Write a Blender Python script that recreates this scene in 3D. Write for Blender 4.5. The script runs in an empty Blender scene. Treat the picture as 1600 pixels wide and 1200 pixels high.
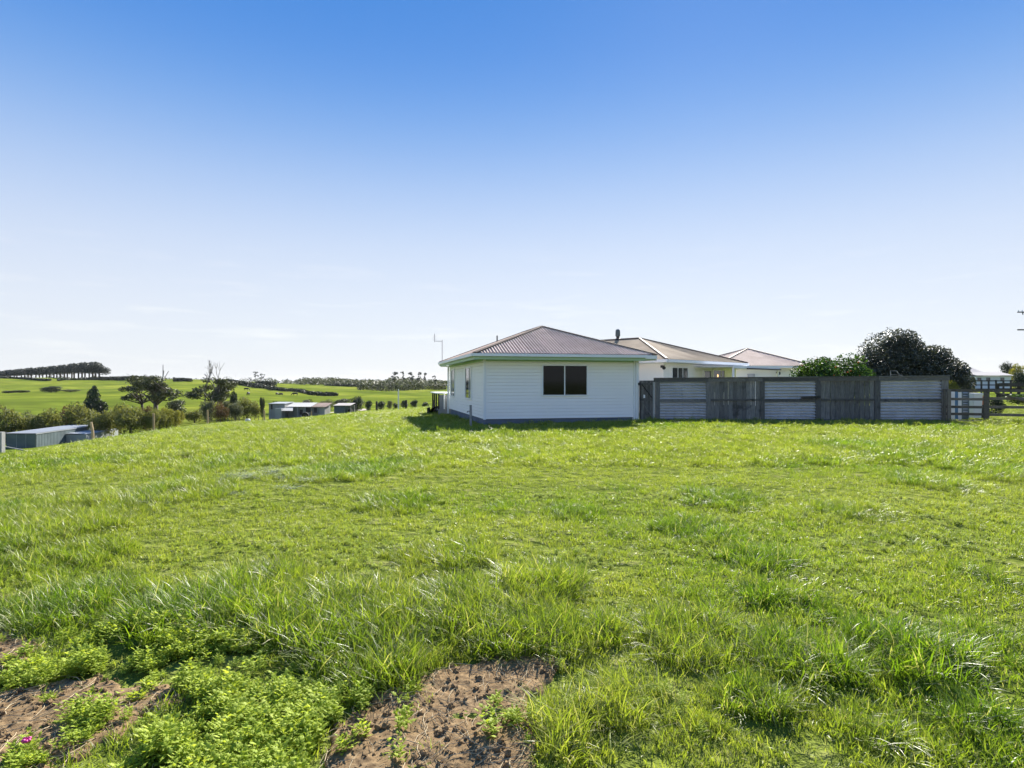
import bpy, math, random
import numpy as np
from mathutils import Vector, Matrix

random.seed(7); rng = np.random.default_rng(7)
scn = bpy.context.scene
COL = scn.collection
R = math.radians
CAMZ, F, HY = 1.65, 950.0, 598.0        # eye height (m), focal length in photo pixels, horizon row

# ------------------------------------------------------------------ camera
cam = bpy.data.cameras.new('camera'); camo = bpy.data.objects.new('camera', cam); COL.objects.link(camo)
camo.location = (0, 0, CAMZ); camo.rotation_euler = (R(90), 0, 0)
cam.sensor_width = 36; cam.lens = 36 * F / 1600; cam.shift_y = -2 / 1600
cam.clip_start = 0.05; cam.clip_end = 20000
scn.camera = camo

# ------------------------------------------------------------------ world
SUN_EL, SUN_AZ = 32.0, 17.6             # elevation; azimuth to the right of the view axis (+Y)
w = bpy.data.worlds.new('World'); scn.world = w; w.use_nodes = True
nt = w.node_tree; nt.nodes.clear()
sky = nt.nodes.new('ShaderNodeTexSky'); sky.sky_type = 'NISHITA'; sky.sun_disc = False
sky.sun_elevation = R(SUN_EL); sky.sun_rotation = R(SUN_AZ)
sky.dust_density = 0.2; sky.air_density = 1.0; sky.ozone_density = 3.0
geo = nt.nodes.new('ShaderNodeTexCoord'); sep = nt.nodes.new('ShaderNodeSeparateXYZ')
nt.links.new(geo.outputs['Generated'], sep.inputs[0])
ramp = nt.nodes.new('ShaderNodeValToRGB'); ramp.color_ramp.interpolation = 'B_SPLINE'
def s2l(c): return tuple((x / 255 / 12.92 if x / 255 < .04045 else ((x / 255 + .055) / 1.055) ** 2.4) for x in c) + (1,)
stops = [(0.0, (236, 239, 246)), (.10, (231, 236, 246)), (.206, (211, 224, 246)), (.299, (173, 201, 242)),
         (.386, (124, 172, 235)), (.47, (84, 147, 228)), (.56, (66, 136, 220)), (1.0, (66, 134, 218))]
cr = ramp.color_ramp
cr.elements[0].position, cr.elements[0].color = stops[0][0], s2l(stops[0][1])
cr.elements[1].position, cr.elements[1].color = stops[-1][0], s2l(stops[-1][1])
for p, c in stops[1:-1]:
    e = cr.elements.new(p); e.color = s2l(c)
nt.links.new(sep.outputs['Z'], ramp.inputs[0])
# faint thin cloud streaks low in the sky
mp = nt.nodes.new('ShaderNodeMapping'); mp.inputs['Scale'].default_value = (3, 3, 26)
nt.links.new(geo.outputs['Generated'], mp.inputs[0])
nz = nt.nodes.new('ShaderNodeTexNoise'); nz.inputs['Scale'].default_value = 2.3; nz.inputs['Detail'].default_value = 6
nt.links.new(mp.outputs[0], nz.inputs[0])
cl = nt.nodes.new('ShaderNodeValToRGB'); cl.color_ramp.elements[0].position = .55; cl.color_ramp.elements[1].position = .8
nt.links.new(nz.outputs[0], cl.inputs[0])
band = nt.nodes.new('ShaderNodeMapRange'); band.inputs[1].default_value = .22; band.inputs[2].default_value = .06
band.inputs[3].default_value = 0; band.inputs[4].default_value = .75
nt.links.new(sep.outputs['Z'], band.inputs[0])
mul = nt.nodes.new('ShaderNodeMath'); mul.operation = 'MULTIPLY'
nt.links.new(cl.outputs[0], mul.inputs[0]); nt.links.new(band.outputs[0], mul.inputs[1])
mixc = nt.nodes.new('ShaderNodeMixRGB'); mixc.inputs[2].default_value = (.97, .97, .98, 1)
nt.links.new(mul.outputs[0], mixc.inputs[0]); nt.links.new(ramp.outputs[0], mixc.inputs[1])
bgA = nt.nodes.new('ShaderNodeBackground'); bgA.inputs[1].default_value = 0.07
bgB = nt.nodes.new('ShaderNodeBackground'); bgB.inputs[1].default_value = 0.35
nt.links.new(sky.outputs[0], bgA.inputs[0]); nt.links.new(mixc.outputs[0], bgB.inputs[0])
msh = nt.nodes.new('ShaderNodeMixShader'); msh.inputs[0].default_value = 0.93
nt.links.new(bgA.outputs[0], msh.inputs[1]); nt.links.new(bgB.outputs[0], msh.inputs[2])
outw = nt.nodes.new('ShaderNodeOutputWorld'); nt.links.new(msh.outputs[0], outw.inputs[0])

# ------------------------------------------------------------------ sun and exposure
sl = bpy.data.lights.new('sun', 'SUN'); so = bpy.data.objects.new('sun', sl); COL.objects.link(so)
sl.energy = 5.0; sl.angle = R(0.53); sl.color = (1.0, .95, .86)
so.rotation_euler = (R(90 - SUN_EL), 0, R(180 - SUN_AZ)); so.location = (30, 60, 60)
vs = scn.view_settings
vs.view_transform = 'Standard'; vs.look = 'None'; vs.gamma = 1; vs.use_curve_mapping = False; vs.exposure = 1.5
cy = scn.cycles
cy.max_bounces = 5; cy.diffuse_bounces = 3; cy.glossy_bounces = 2; cy.transmission_bounces = 3; cy.transparent_max_bounces = 4

# ------------------------------------------------------------------ noise and terrain
def vnoise(x, y, seed=0):
    x = np.asarray(x, float); y = np.asarray(y, float)
    xi = np.floor(x).astype(np.int64); yi = np.floor(y).astype(np.int64)
    fx = x - xi; fy = y - yi; fx = fx * fx * (3 - 2 * fx); fy = fy * fy * (3 - 2 * fy)
    def h(a, b):
        n = (a * 374761393 + b * 668265263 + seed * 974634777) & 0x7fffffff
        n = ((n ^ (n >> 13)) * 1274126177) & 0x7fffffff
        n = n ^ (n >> 16)
        return (n & 0xffff) / 65535.0
    return (h(xi, yi) * (1 - fx) + h(xi + 1, yi) * fx) * (1 - fy) + (h(xi, yi + 1) * (1 - fx) + h(xi + 1, yi + 1) * fx) * fy
def fbm(x, y, seed=0, o=4):
    s = 0; a = .5
    for k in range(o):
        s = s + a * vnoise(np.asarray(x) * 2 ** k, np.asarray(y) * 2 ** k, seed + k); a *= .5
    return s / (1 - .5 ** o)

TD = np.array([0, 8, 16, 24, 32, 41, 50, 60, 75, 90, 110, 130, 160, 200, 260, 330, 450, 560, 640, 800, 1000, 1500, 3000, 9000.])
TC = {
 -450: [0, -.1, -.5, -1.2, -2.05, -3.1, -4.2, -5.3, -6.9, -8.1, -9, -9.2, -7.8, -6.4, -4.6, -3.6, -.2, 4.2, 5.6, 5, 3, -2, -4, -6],
 0:    [0, -.1, -.5, -1.3, -2.25, -3.4, -4.5, -5.6, -7.1, -8.1, -9, -9.2, -7.6, -6.2, -4.6, -3.6, -.2, 4.2, 5.8, 5, 3, -2, -4, -6],
 150:  [0, -.05, -.28, -.8, -1.5, -2.3, -3.3, -4.4, -6.0, -7.2, -8.3, -8.6, -7.6, -6.2, -4.6, -3.4, 0, 4.2, 6, 5, 3, -2, -4, -6],
 300:  [0, 0, -.1, -.38, -.85, -1.4, -2.0, -2.8, -4.1, -5.3, -6.2, -6.6, -6, -5.2, -3.6, -1.8, 2, 4, 4.2, 2, 0, -2, -4, -6],
 450:  [0, 0, -.02, -.2, -.5, -.95, -1.45, -2.05, -3.1, -4.0, -4.9, -5.6, -6, -5.6, -5, -4.2, -2.4, -.8, -.2, 0, .3, 0, -2, -6],
 600:  [0, 0, 0, -.05, -.2, -.4, -.75, -1.2, -1.9, -2.6, -3.5, -4.1, -4.5, -4.6, -4.5, -4.2, -3.6, -3.2, -3, -2.6, -2, -1.5, -2, -6],
 750:  [0, 0, 0, -.07, -.12, -.2, -.35, -.55, -1, -1.5, -2.2, -2.8, -3.4, -3.8, -4, -4, -3.6, -3.2, -3, -2.6, -2, -1.5, -2, -6],
 900:  [0, 0, 0, -.02, -.02, -.05, -.1, -.2, -.4, -.6, -.9, -1.2, -1.6, -2, -2.4, -2.6, -2.6, -2.6, -2.6, -2.4, -2, -1.5, -2, -6],
 1050: [0, 0, 0, .05, .05, .05, .05, 0, -.1, -.2, -.3, -.4, -.5, -.7, -1, -1.2, -1.5, -1.6, -1.6, -1.6, -1.6, -1.5, -2, -6],
 1500: [0, 0, .04, .13, .14, .12, .1, .1, .1, .05, 0, 0, -.1, -.2, -.4, -.6, -.8, -1, -1, -1, -1, -1.2, -2, -6],
 2100: [0, 0, .05, .15, .16, .14, .1, .1, .1, .05, 0, 0, -.1, -.2, -.4, -.6, -.8, -1, -1, -1, -1, -1.2, -2, -6]}
PXU = np.arange(-450, 2101, 150.)
_k = sorted(TC)
TG = np.array([[np.interp(p, _k, [TC[c][i] for c in _k]) for i in range(len(TD))] for p in PXU])
def _slopes(xs, ys):
    d = np.diff(ys) / np.diff(xs); m = np.zeros_like(ys); m[0] = d[0]; m[-1] = d[-1]
    for i in range(1, len(xs) - 1):
        m[i] = 0 if d[i - 1] * d[i] <= 0 else 2 * d[i - 1] * d[i] / (d[i - 1] + d[i])
    return m
TS = np.array([_slopes(TD, r) for r in TG])
def terrain(X, Y, bump=True):
    X = np.atleast_1d(np.asarray(X, float)); Y = np.atleast_1d(np.asarray(Y, float))
    D = np.clip(Y, 0, TD[-1] - 1e-3)
    u = X / np.maximum(np.maximum(Y, np.abs(X) * .55), 1e-4)
    c = np.clip((u * F + 800 - PXU[0]) / 150., 1, len(PXU) - 2.001)
    ci = np.floor(c).astype(int); t = c - ci
    k = np.clip(np.searchsorted(TD, D, side='right') - 1, 0, len(TD) - 2)
    h = TD[k + 1] - TD[k]; s = (D - TD[k]) / h
    h00 = 2 * s**3 - 3 * s**2 + 1; h10 = s**3 - 2 * s**2 + s; h01 = -2 * s**3 + 3 * s**2; h11 = s**3 - s**2
    def col(i): return h00 * TG[i, k] + h10 * h * TS[i, k] + h01 * TG[i, k + 1] + h11 * h * TS[i, k + 1]
    a, b, cc, d = col(ci - 1), col(ci), col(ci + 1), col(ci + 2)
    z = .5 * ((2 * b) + (-a + cc) * t + (2 * a - 5 * b + 4 * cc - d) * t**2 + (-a + 3 * b - 3 * cc + d) * t**3)
    if bump:
        z = z + (fbm(X * .9, Y * .9, 3, 3) - .5) * .09 * np.clip(D / 6, .3, 1) + (fbm(X * .05, Y * .05, 9, 3) - .5) * np.clip((D - 70) / 100, 0, 1) * 2.2 + (fbm(X * .011 + 3.3, Y * .011, 19, 2) - .5) * np.clip((D - 170) / 200, 0, 1) * np.clip((900 - D) / 400, 0, 1) * 7
    return z
def tz(x, y): return float(terrain(x, y)[0])
def ray(px, py, D):
    """point at depth D on the sight line of a photo pixel"""
    return Vector(((px - 800) / F * D, D, CAMZ - (py - HY) / F * D))
def flat(px, py, z=0.0):
    D = (CAMZ - z) * F / (py - HY); return ((px - 800) / F * D, D)
def at(px, D):
    x = (px - 800) / F * D; return Vector((x, D, tz(x, D)))
def hgt(ytop, D, zbase): return CAMZ - (ytop - HY) / F * D - zbase

# ------------------------------------------------------------------ materials
MATS = {}
class NB:
    def __init__(s, name):
        s.m = bpy.data.materials.new(name); s.m.use_nodes = True; s.t = s.m.node_tree
        s.b = s.t.nodes['Principled BSDF']; s.o = s.t.nodes['Material Output']; MATS[name] = s.m
    def n(s, ty, **kw):
        x = s.t.nodes.new(ty)
        for k, v in kw.items():
            if k.startswith('i_'): x.inputs[int(k[2:])].default_value = v
            else: setattr(x, k, v)
        return x
    def l(s, a, b): s.t.links.new(a, b)
    def pos(s): return s.n('ShaderNodeNewGeometry').outputs['Position']
    def obj(s): return s.n('ShaderNodeTexCoord').outputs['Object']
    def noise(s, scale, detail=4, vec=None, rough=.55):
        x = s.n('ShaderNodeTexNoise'); x.inputs['Scale'].default_value = scale; x.inputs['Detail'].default_value = detail
        x.inputs['Roughness'].default_value = rough
        if vec is not None: s.l(vec, x.inputs['Vector'])
        return x.outputs[0]
    def ramp(s, fac, stops):
        x = s.n('ShaderNodeValToRGB'); e = x.color_ramp.elements
        e[0].position, e[0].color = stops[0][0], tuple(stops[0][1]) + (1,)
        e[1].position, e[1].color = stops[-1][0], tuple(stops[-1][1]) + (1,)
        for p, c in stops[1:-1]:
            q = e.new(p); q.color = tuple(c) + (1,)
        s.l(fac, x.inputs[0]); return x.outputs[0]
    def mix(s, fac, a, b, mode='MIX'):
        x = s.n('ShaderNodeMixRGB', blend_type=mode)
        for i, v in enumerate((fac, a, b)):
            if isinstance(v, (int, float)): x.inputs[i].default_value = v
            elif isinstance(v, tuple): x.inputs[i].default_value = v + (1,) if len(v) == 3 else v
            else: s.l(v, x.inputs[i])
        return x.outputs[0]
    def stretch(s, vec, sc):
        x = s.n('ShaderNodeMapping'); x.inputs['Scale'].default_value = sc; s.l(vec, x.inputs[0]); return x.outputs[0]
    def bump(s, h, strength=.4, dist=.01):
        x = s.n('ShaderNodeBump'); x.inputs['Strength'].default_value = strength; x.inputs['Distance'].default_value = dist
        s.l(h, x.inputs['Height']); s.l(x.outputs[0], s.b.inputs['Normal'])
    def base(s, c, rough=.6, spec=.4, metal=0):
        if isinstance(c, tuple): s.b.inputs['Base Color'].default_value = c + (1,)
        else: s.l(c, s.b.inputs['Base Color'])
        s.b.inputs['Roughness'].default_value = rough; s.b.inputs['Specular IOR Level'].default_value = spec
        s.b.inputs['Metallic'].default_value = metal; return s

def paint(name, c, rough=.5, var=.12, scale=1.5, spec=.4, metal=0, dirt=None):
    b = NB(name); o = b.pos()
    n1 = b.noise(scale, 5, o); d = tuple(x * (1 - var) for x in c); l = tuple(min(1, x * (1 + var * .6)) for x in c)
    col = b.ramp(n1, [(.3, d), (.7, l)])
    if dirt:
        n2 = b.noise(scale * 6, 6, b.stretch(o, (1, 1, .25)))
        col = b.mix(b.ramp(n2, [(.55, (0, 0, 0)), (.8, (.5, .5, .5))]), col, dirt)
    b.base(col, rough, spec, metal); b.bump(b.noise(60, 3, o), .08, .004); return b.m
def wood(name, a, c, axis=2, rough=.85):
    b = NB(name); o = b.pos(); sc = [14, 14, 14]; sc[axis] = 1.1
    r = b.n('ShaderNodeObjectInfo').outputs['Random']
    g = b.noise(3.5, 7, b.stretch(o, tuple(sc)), .65)
    col = b.ramp(g, [(.28, a), (.72, c)])
    kn = b.noise(2.6, 3, o); col = b.mix(b.ramp(kn, [(.58, (0, 0, 0)), (.75, (.75, .75, .75))]), col, tuple(x * .45 for x in a))
    v = b.n('ShaderNodeMapRange'); v.inputs[3].default_value = .62; v.inputs[4].default_value = 1.25; b.l(r, v.inputs[0])
    hs = b.n('ShaderNodeHueSaturation'); b.l(v.outputs[0], hs.inputs['Value']); b.l(col, hs.inputs['Color'])
    b.base(hs.outputs[0], rough, .2); b.bump(g, .5, .006); return b.m

paint('white_weatherboard', (.94, .925, .885), .5, .02, .8, .3)
paint('white_trim', (.85, .86, .86), .4, .03)
paint('old_white', (.60, .62, .64), .5, .08)
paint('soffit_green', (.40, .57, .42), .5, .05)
paint('foundation_blue', (.135, .165, .215), .8, .18, 1.2, .2)
paint('galvanised', (.52, .52, .54), .5, .16, 1.2, .4, .1, dirt=(.24, .22, .20))
paint('dark_metal', (.03, .03, .035), .5, .2)
paint('black_rubber', (.015, .015, .016), .7, .2)
paint('shed_side', (.10, .135, .145), .55, .25, .5, .4, .1)
paint('shed_roof', (.30, .32, .34), .6, .12, .3, .2)
paint('pale_tin', (.29, .31, .32), .5, .15, .4, .4, .2)
paint('farm_wall', (.23, .24, .235), .6, .25, .4, dirt=(.14, .12, .09))
paint('farm_roof', (.32, .325, .32), .7, .15, .3, .2)
paint('rust_roof', (.20, .145, .12), .8, .25, .5, .1)
paint('small_roof', (.30, .28, .27), .8, .15, .5, .1)
paint('gravel', (.34, .28, .23), .9, .3, 5)
paint('blue_panel', (.05, .13, .24), .4, .1)
paint('far_roof', (.36, .34, .33), .8, .08, .2, .1)
paint('far_wall', (.62, .67, .72), .6, .06, .2)
paint('orange_fruit', (.5, .12, .012), .4, .1)
paint('terracotta', (.45, .17, .09), .7, .15)
paint('interior', (.16, .12, .10), .8, .3, 2)
paint('cow_black', (.012, .012, .012), .7, .2)
paint('curtain', (.55, .57, .6), .9, .2, 6)
paint('pink_petal', (.55, .04, .22), .5, .1)
wood('fence_wood', (.095, .092, .084), (.26, .25, .23), 2)
wood('rail_wood', (.085, .082, .076), (.21, .203, .188), 0)
wood('gate_wood', (.08, .07, .058), (.21, .185, .155), 0)
wood('post_wood', (.32, .22, .12), (.52, .39, .23), 2)
wood('dark_post', (.03, .028, .025), (.085, .078, .07), 2)
wood('grey_post', (.2, .2, .19), (.38, .38, .36), 2)
wood('bark', (.05, .04, .033), (.13, .11, .095), 2)
wood('dead_bark', (.17, .155, .14), (.34, .32, .30), 2)

b = NB('roof_iron'); o = b.pos()
n1 = b.noise(1.1, 4, o); n2 = b.noise(5, 6, b.stretch(o, (1, .35, 1)))
r = b.n('ShaderNodeObjectInfo').outputs['Random']
c = b.ramp(n1, [(.3, (.54, .385, .295)), (.7, (.68, .51, .40))])
c = b.mix(b.ramp(n2, [(.5, (0, 0, 0)), (.8, (.45, .45, .45))]), c, (.36, .24, .165))
v = b.n('ShaderNodeMapRange'); v.inputs[3].default_value = .85; v.inputs[4].default_value = 1.1; b.l(r, v.inputs[0])
hs = b.n('ShaderNodeHueSaturation'); b.l(v.outputs[0], hs.inputs['Value']); b.l(c, hs.inputs['Color'])
b.base(hs.outputs[0], .75, .06)
b = NB('roof_old'); o = b.pos()
c = b.ramp(b.noise(.8, 5, o), [(.3, (.33, .235, .145)), (.7, (.45, .335, .22))])
b.base(c, .8, .05)
b = NB('roof_ridge'); b.base((.17, .125, .095), .7, .1)
b = NB('dark_glass'); b.base((.007, .0075, .009), .06, .22)
b = NB('pane_glass'); b.base((.05, .055, .06), .04, .6)
b = NB('warm_lamp'); b.b.inputs['Emission Color'].default_value = (1, .5, .2, 1); b.b.inputs['Emission Strength'].default_value = .9

def leafmat(name, stops, transl=.35, rough=.5, spec=.35, att=None, scale=.6, hue=0):
    b = NB(name)
    a = b.n('ShaderNodeAttribute', attribute_name='br').outputs['Fac']
    p = b.noise(scale, 3, b.pos())
    f = b.n('ShaderNodeMath', operation='MULTIPLY_ADD'); b.l(a, f.inputs[0]); f.inputs[1].default_value = .55
    g = b.n('ShaderNodeMath', operation='MULTIPLY_ADD'); b.l(p, g.inputs[0]); g.inputs[1].default_value = .9; g.inputs[2].default_value = -.23
    b.l(g.outputs[0], f.inputs[2])
    col = b.ramp(f.outputs[0], stops)
    b.base(col, rough, spec)
    t = b.n('ShaderNodeBsdfTranslucent'); b.l(b.mix(1.0, col, (1.25, 1.15, .55), 'MULTIPLY'), t.inputs[0])
    m = b.n('ShaderNodeMixShader'); m.inputs[0].default_value = transl
    b.l(b.b.outputs[0], m.inputs[1]); b.l(t.outputs[0], m.inputs[2]); b.l(m.outputs[0], b.o.inputs[0]); return b.m
leafmat('leaf_olive', [(0, (.07, .085, .028)), (.5, (.15, .17, .06)), (1, (.26, .27, .11))], .38, .6, .15)
leafmat('leaf_lime', [(0, (.09, .11, .025)), (.5, (.20, .21, .05)), (1, (.30, .29, .08))], .4, .6, .15)
leafmat('leaf_grey', [(0, (.06, .075, .05)), (.5, (.13, .15, .10)), (1, (.23, .25, .17))], .32, .6, .15)
leafmat('leaf_brown', [(0, (.07, .045, .03)), (.5, (.13, .085, .05)), (1, (.22, .16, .09))], .3, .6, .15)
leafmat('leaf_gum', [(0, (.03, .04, .022)), (.5, (.065, .078, .042)), (1, (.12, .135, .075))], .25)
leafmat('leaf_dark', [(0, (.014, .025, .016)), (.5, (.03, .05, .026)), (1, (.055, .08, .04))], .15)
leafmat('leaf_pine', [(0, (.014, .022, .016)), (.5, (.026, .038, .026)), (1, (.045, .058, .038))], .12)
leafmat('leaf_hedge', [(0, (.018, .026, .014)), (.5, (.035, .046, .022)), (1, (.06, .07, .035))], .12)
leafmat('leaf_citrus', [(0, (.015, .035, .01)), (.5, (.035, .085, .018)), (1, (.10, .17, .03))], .35, .5, .2, scale=1.5)
leafmat('leaf_coast', [(0, (.024, .029, .022)), (.5, (.05, .06, .045)), (1, (.13, .145, .115))], .2, .45, .4, scale=1.2)
leafmat('leaf_weed', [(0, (.18, .25, .02)), (.5, (.33, .43, .05)), (1, (.48, .55, .12))], .45, .6, .12, scale=2.0)

def grassmat(name):
    b = NB(name)
    lush = b.n('ShaderNodeAttribute', attribute_name='lush', attribute_type='INSTANCER').outputs['Fac']
    br = b.n('ShaderNodeAttribute', attribute_name='br').outputs['Fac']
    oi = b.n('ShaderNodeObjectInfo').outputs['Random']
    pn = b.noise(.55, 4, b.pos())
    dull = b.ramp(b.mix(.5, br, pn), [(.18, (.14, .185, .024)), (.5, (.26, .305, .047)), (.8, (.39, .395, .11))])
    rich = b.ramp(b.mix(.5, br, oi), [(.15, (.065, .122, .012)), (.5, (.14, .225, .02)), (.85, (.24, .325, .038))])
    col = b.mix(lush, dull, rich)
    dry = b.ramp(br, [(.93, (0, 0, 0)), (.945, (.85, .85, .85))])
    col = b.mix(dry, col, (.42, .38, .22))
    b.base(col, .42, .3)
    t = b.n('ShaderNodeBsdfTranslucent'); b.l(b.mix(1.0, col, (1.2, 1.3, .45), 'MULTIPLY'), t.inputs[0])
    m = b.n('ShaderNodeMixShader'); m.inputs[0].default_value = .45
    b.l(b.b.outputs[0], m.inputs[1]); b.l(t.outputs[0], m.inputs[2]); b.l(m.outputs[0], b.o.inputs[0])
grassmat('grass_blade')

b = NB('pasture'); o = b.pos()
n1 = b.noise(.02, 5, o); n2 = b.noise(1, 6, b.stretch(o, (.05, .14, .3))); n3 = b.noise(4, 6, o)
far = b.ramp(n1, [(.36, (.09, .125, .02)), (.5, (.15, .19, .026)), (.62, (.215, .24, .036))])
far = b.mix(b.ramp(n2, [(.35, (.7, .7, .7)), (.6, (0, 0, 0))]), far, (.08, .10, .02))
terr = b.noise(1, 4, b.stretch(o, (.012, .05, .5)))
near = b.ramp(n3, [(.3, (.075, .10, .018)), (.55, (.14, .17, .035)), (.75, (.26, .25, .10))])
sp = b.n('ShaderNodeSeparateXYZ'); b.l(o, sp.inputs[0])
mr = b.n('ShaderNodeMapRange'); mr.inputs[1].default_value = 30; mr.inputs[2].default_value = 62; b.l(sp.outputs[1], mr.inputs[0])
b.base(b.mix(mr.outputs[0], near, far), 1, 0)
hb = b.mix(mr.outputs[0], n3, b.mix(.5, terr, n2))
b.bump(hb, .55, .6)

b = NB('soil'); o = b.pos()
n1 = b.noise(3, 6, o); n2 = b.noise(38, 8, o, .7); n3 = b.noise(140, 4, o)
c = b.ramp(n1, [(.3, (.205, .142, .075)), (.7, (.325, .23, .13))])
c = b.mix(b.ramp(n2, [(.38, (.75, .75, .75)), (.6, (0, 0, 0))]), c, (.10, .063, .036))
c = b.mix(b.ramp(n3, [(.6, (0, 0, 0)), (.75, (.4, .4, .4))]), c, (.36, .27, .18))
b.base(c, 1, 0); b.bump(n2, .7, .008)
paint('pale_grass', (.38, .42, .25), .45, .2, 20)
paint('straw', (.45, .36, .22), .8, .2, 20)

# ------------------------------------------------------------------ mesh helpers
WM = {}
class MB:
    def __init__(s): s.v = []; s.f = []
    def add(s, vs, fs):
        k = len(s.v); s.v += [tuple(x) for x in vs]; s.f += [tuple(i + k for i in f) for f in fs]; return s
    def box(s, x0, x1, y0, y1, z0, z1, M=None):
        vs = [Vector((x, y, z)) for z in (z0, z1) for y in (y0, y1) for x in (x0, x1)]
        if M: vs = [M @ q for q in vs]
        return s.add(vs, [(0, 2, 3, 1), (4, 5, 7, 6), (0, 1, 5, 4), (2, 6, 7, 3), (0, 4, 6, 2), (1, 3, 7, 5)])
    def beam(s, p, q, wd, ht, up=(0, 0, 1)):
        p = Vector(p); q = Vector(q); d = (q - p).normalized(); up = Vector(up)
        a = d.cross(up).normalized(); c = a.cross(d).normalized()
        vs = [e + a * sx * wd / 2 + c * sy * ht / 2 for e in (p, q) for sx, sy in ((-1, -1), (1, -1), (1, 1), (-1, 1))]
        return s.add(vs, [(0, 1, 2, 3), (7, 6, 5, 4), (0, 4, 5, 1), (1, 5, 6, 2), (2, 6, 7, 3), (3, 7, 4, 0)])
    def tube(s, pts, rad, n=8):
        pts = [Vector(p) for p in pts]; k = len(s.v)
        if not isinstance(rad, (list, tuple)): rad = [rad] * len(pts)
        for i, p in enumerate(pts):
            d = (pts[min(i + 1, len(pts) - 1)] - pts[max(i - 1, 0)]).normalized()
            a = d.cross(Vector((0, 0, 1)) if abs(d.z) < .95 else Vector((1, 0, 0))).normalized(); c = d.cross(a)
            s.v += [tuple(p + (a * math.cos(2 * math.pi * j / n) + c * math.sin(2 * math.pi * j / n)) * rad[i]) for j in range(n)]
        for i in range(len(pts) - 1):
            for j in range(n):
                s.f.append((k + i * n + j, k + i * n + (j + 1) % n, k + (i + 1) * n + (j + 1) % n, k + (i + 1) * n + j))
        s.f.append(tuple(k + j for j in range(n))[::-1]); s.f.append(tuple(k + (len(pts) - 1) * n + j for j in range(n))); return s
    def ball(s, c, r, n=8, m=6):
        c = Vector(c); k = len(s.v); r = r if isinstance(r, (tuple, list)) else (r, r, r)
        for i in range(m + 1):
            t = math.pi * i / m
            for j in range(n):
                a = 2 * math.pi * j / n
                s.v.append((c.x + r[0] * math.sin(t) * math.cos(a), c.y + r[1] * math.sin(t) * math.sin(a), c.z + r[2] * math.cos(t)))
        for i in range(m):
            for j in range(n):
                s.f.append((k + i * n + j, k + (i + 1) * n + j, k + (i + 1) * n + (j + 1) % n, k + i * n + (j + 1) % n))
        return s
    def mesh(s, name, mat, smooth=False):
        me = bpy.data.meshes.new(name); me.from_pydata(s.v, [], s.f); me.materials.append(MATS[mat])
        if smooth:
            me.polygons.foreach_set('use_smooth', [True] * len(me.polygons))
        me.update(); return me
    def build(s, name, mat, parent=None, frame=None, smooth=False):
        return place(bpy.data.objects.new(name, s.mesh(name, mat, smooth)), parent, frame)
def place(o, parent=None, frame=None):
    COL.objects.link(o); Fm = frame if frame is not None else (WM[parent.name] if parent else Matrix())
    if parent:
        o.parent = parent; o.matrix_parent_inverse = WM[parent.name].inverted()
    o.matrix_basis = Fm; WM[o.name] = Fm.copy(); return o
def empty(name, loc, rz=0):
    o = bpy.data.objects.new(name, None); o.empty_display_size = .2
    return place(o, None, Matrix.Translation(Vector(loc)) @ Matrix.Rotation(rz, 4, 'Z'))
def tag(o, label, cat, group=None):
    o['label'] = label; o['category'] = cat
    if group: o['group'] = group
    return o
def kind(o, k, label=None):
    o['kind'] = k
    if label: o['label'] = label
    return o
def copy_tree(o, loc=None, rz=0, sc=(1, 1, 1)):
    c = o.copy(); COL.objects.link(c)
    for ch in o.children:
        d = ch.copy(); COL.objects.link(d); d.parent = c
        for g in ch.children:
            e = g.copy(); COL.objects.link(e); e.parent = d
    if loc is not None: setT(c, loc, rz, sc)
    return c
def setT(o, loc, rz=0, sc=(1, 1, 1)):
    o.matrix_basis = Matrix.Translation(Vector(loc)) @ Matrix.Rotation(rz, 4, 'Z') @ Matrix.Diagonal(Vector(sc).to_4d())
def npmesh(name, V, faces_flat, sizes, mat, attrs=None, smooth=False):
    me = bpy.data.meshes.new(name); me.vertices.add(len(V)); me.vertices.foreach_set('co', np.asarray(V, np.float32).ravel())
    me.loops.add(len(faces_flat)); me.loops.foreach_set('vertex_index', np.asarray(faces_flat, np.int32))
    me.polygons.add(len(sizes)); st = np.concatenate([[0], np.cumsum(sizes)[:-1]]).astype(np.int32)
    me.polygons.foreach_set('loop_start', st)
    if smooth: me.polygons.foreach_set('use_smooth', np.ones(len(sizes), bool))
    for k, a in (attrs or {}).items():
        at_ = me.attributes.new(k, 'FLOAT', 'POINT'); at_.data.foreach_set('value', np.asarray(a, np.float32))
    if mat: me.materials.append(MATS[mat])
    me.update(); me.validate(); return me
def grid_faces(nr, nc, wrap=False):
    i = np.arange(nr - 1)[:, None]; j = np.arange(nc if wrap else nc - 1)[None, :]; jn = (j + 1) % nc
    q = np.stack([i * nc + j, i * nc + jn, (i + 1) * nc + jn, (i + 1) * nc + j], -1).reshape(-1, 4)
    return q.ravel(), np.full(len(q), 4)

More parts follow.
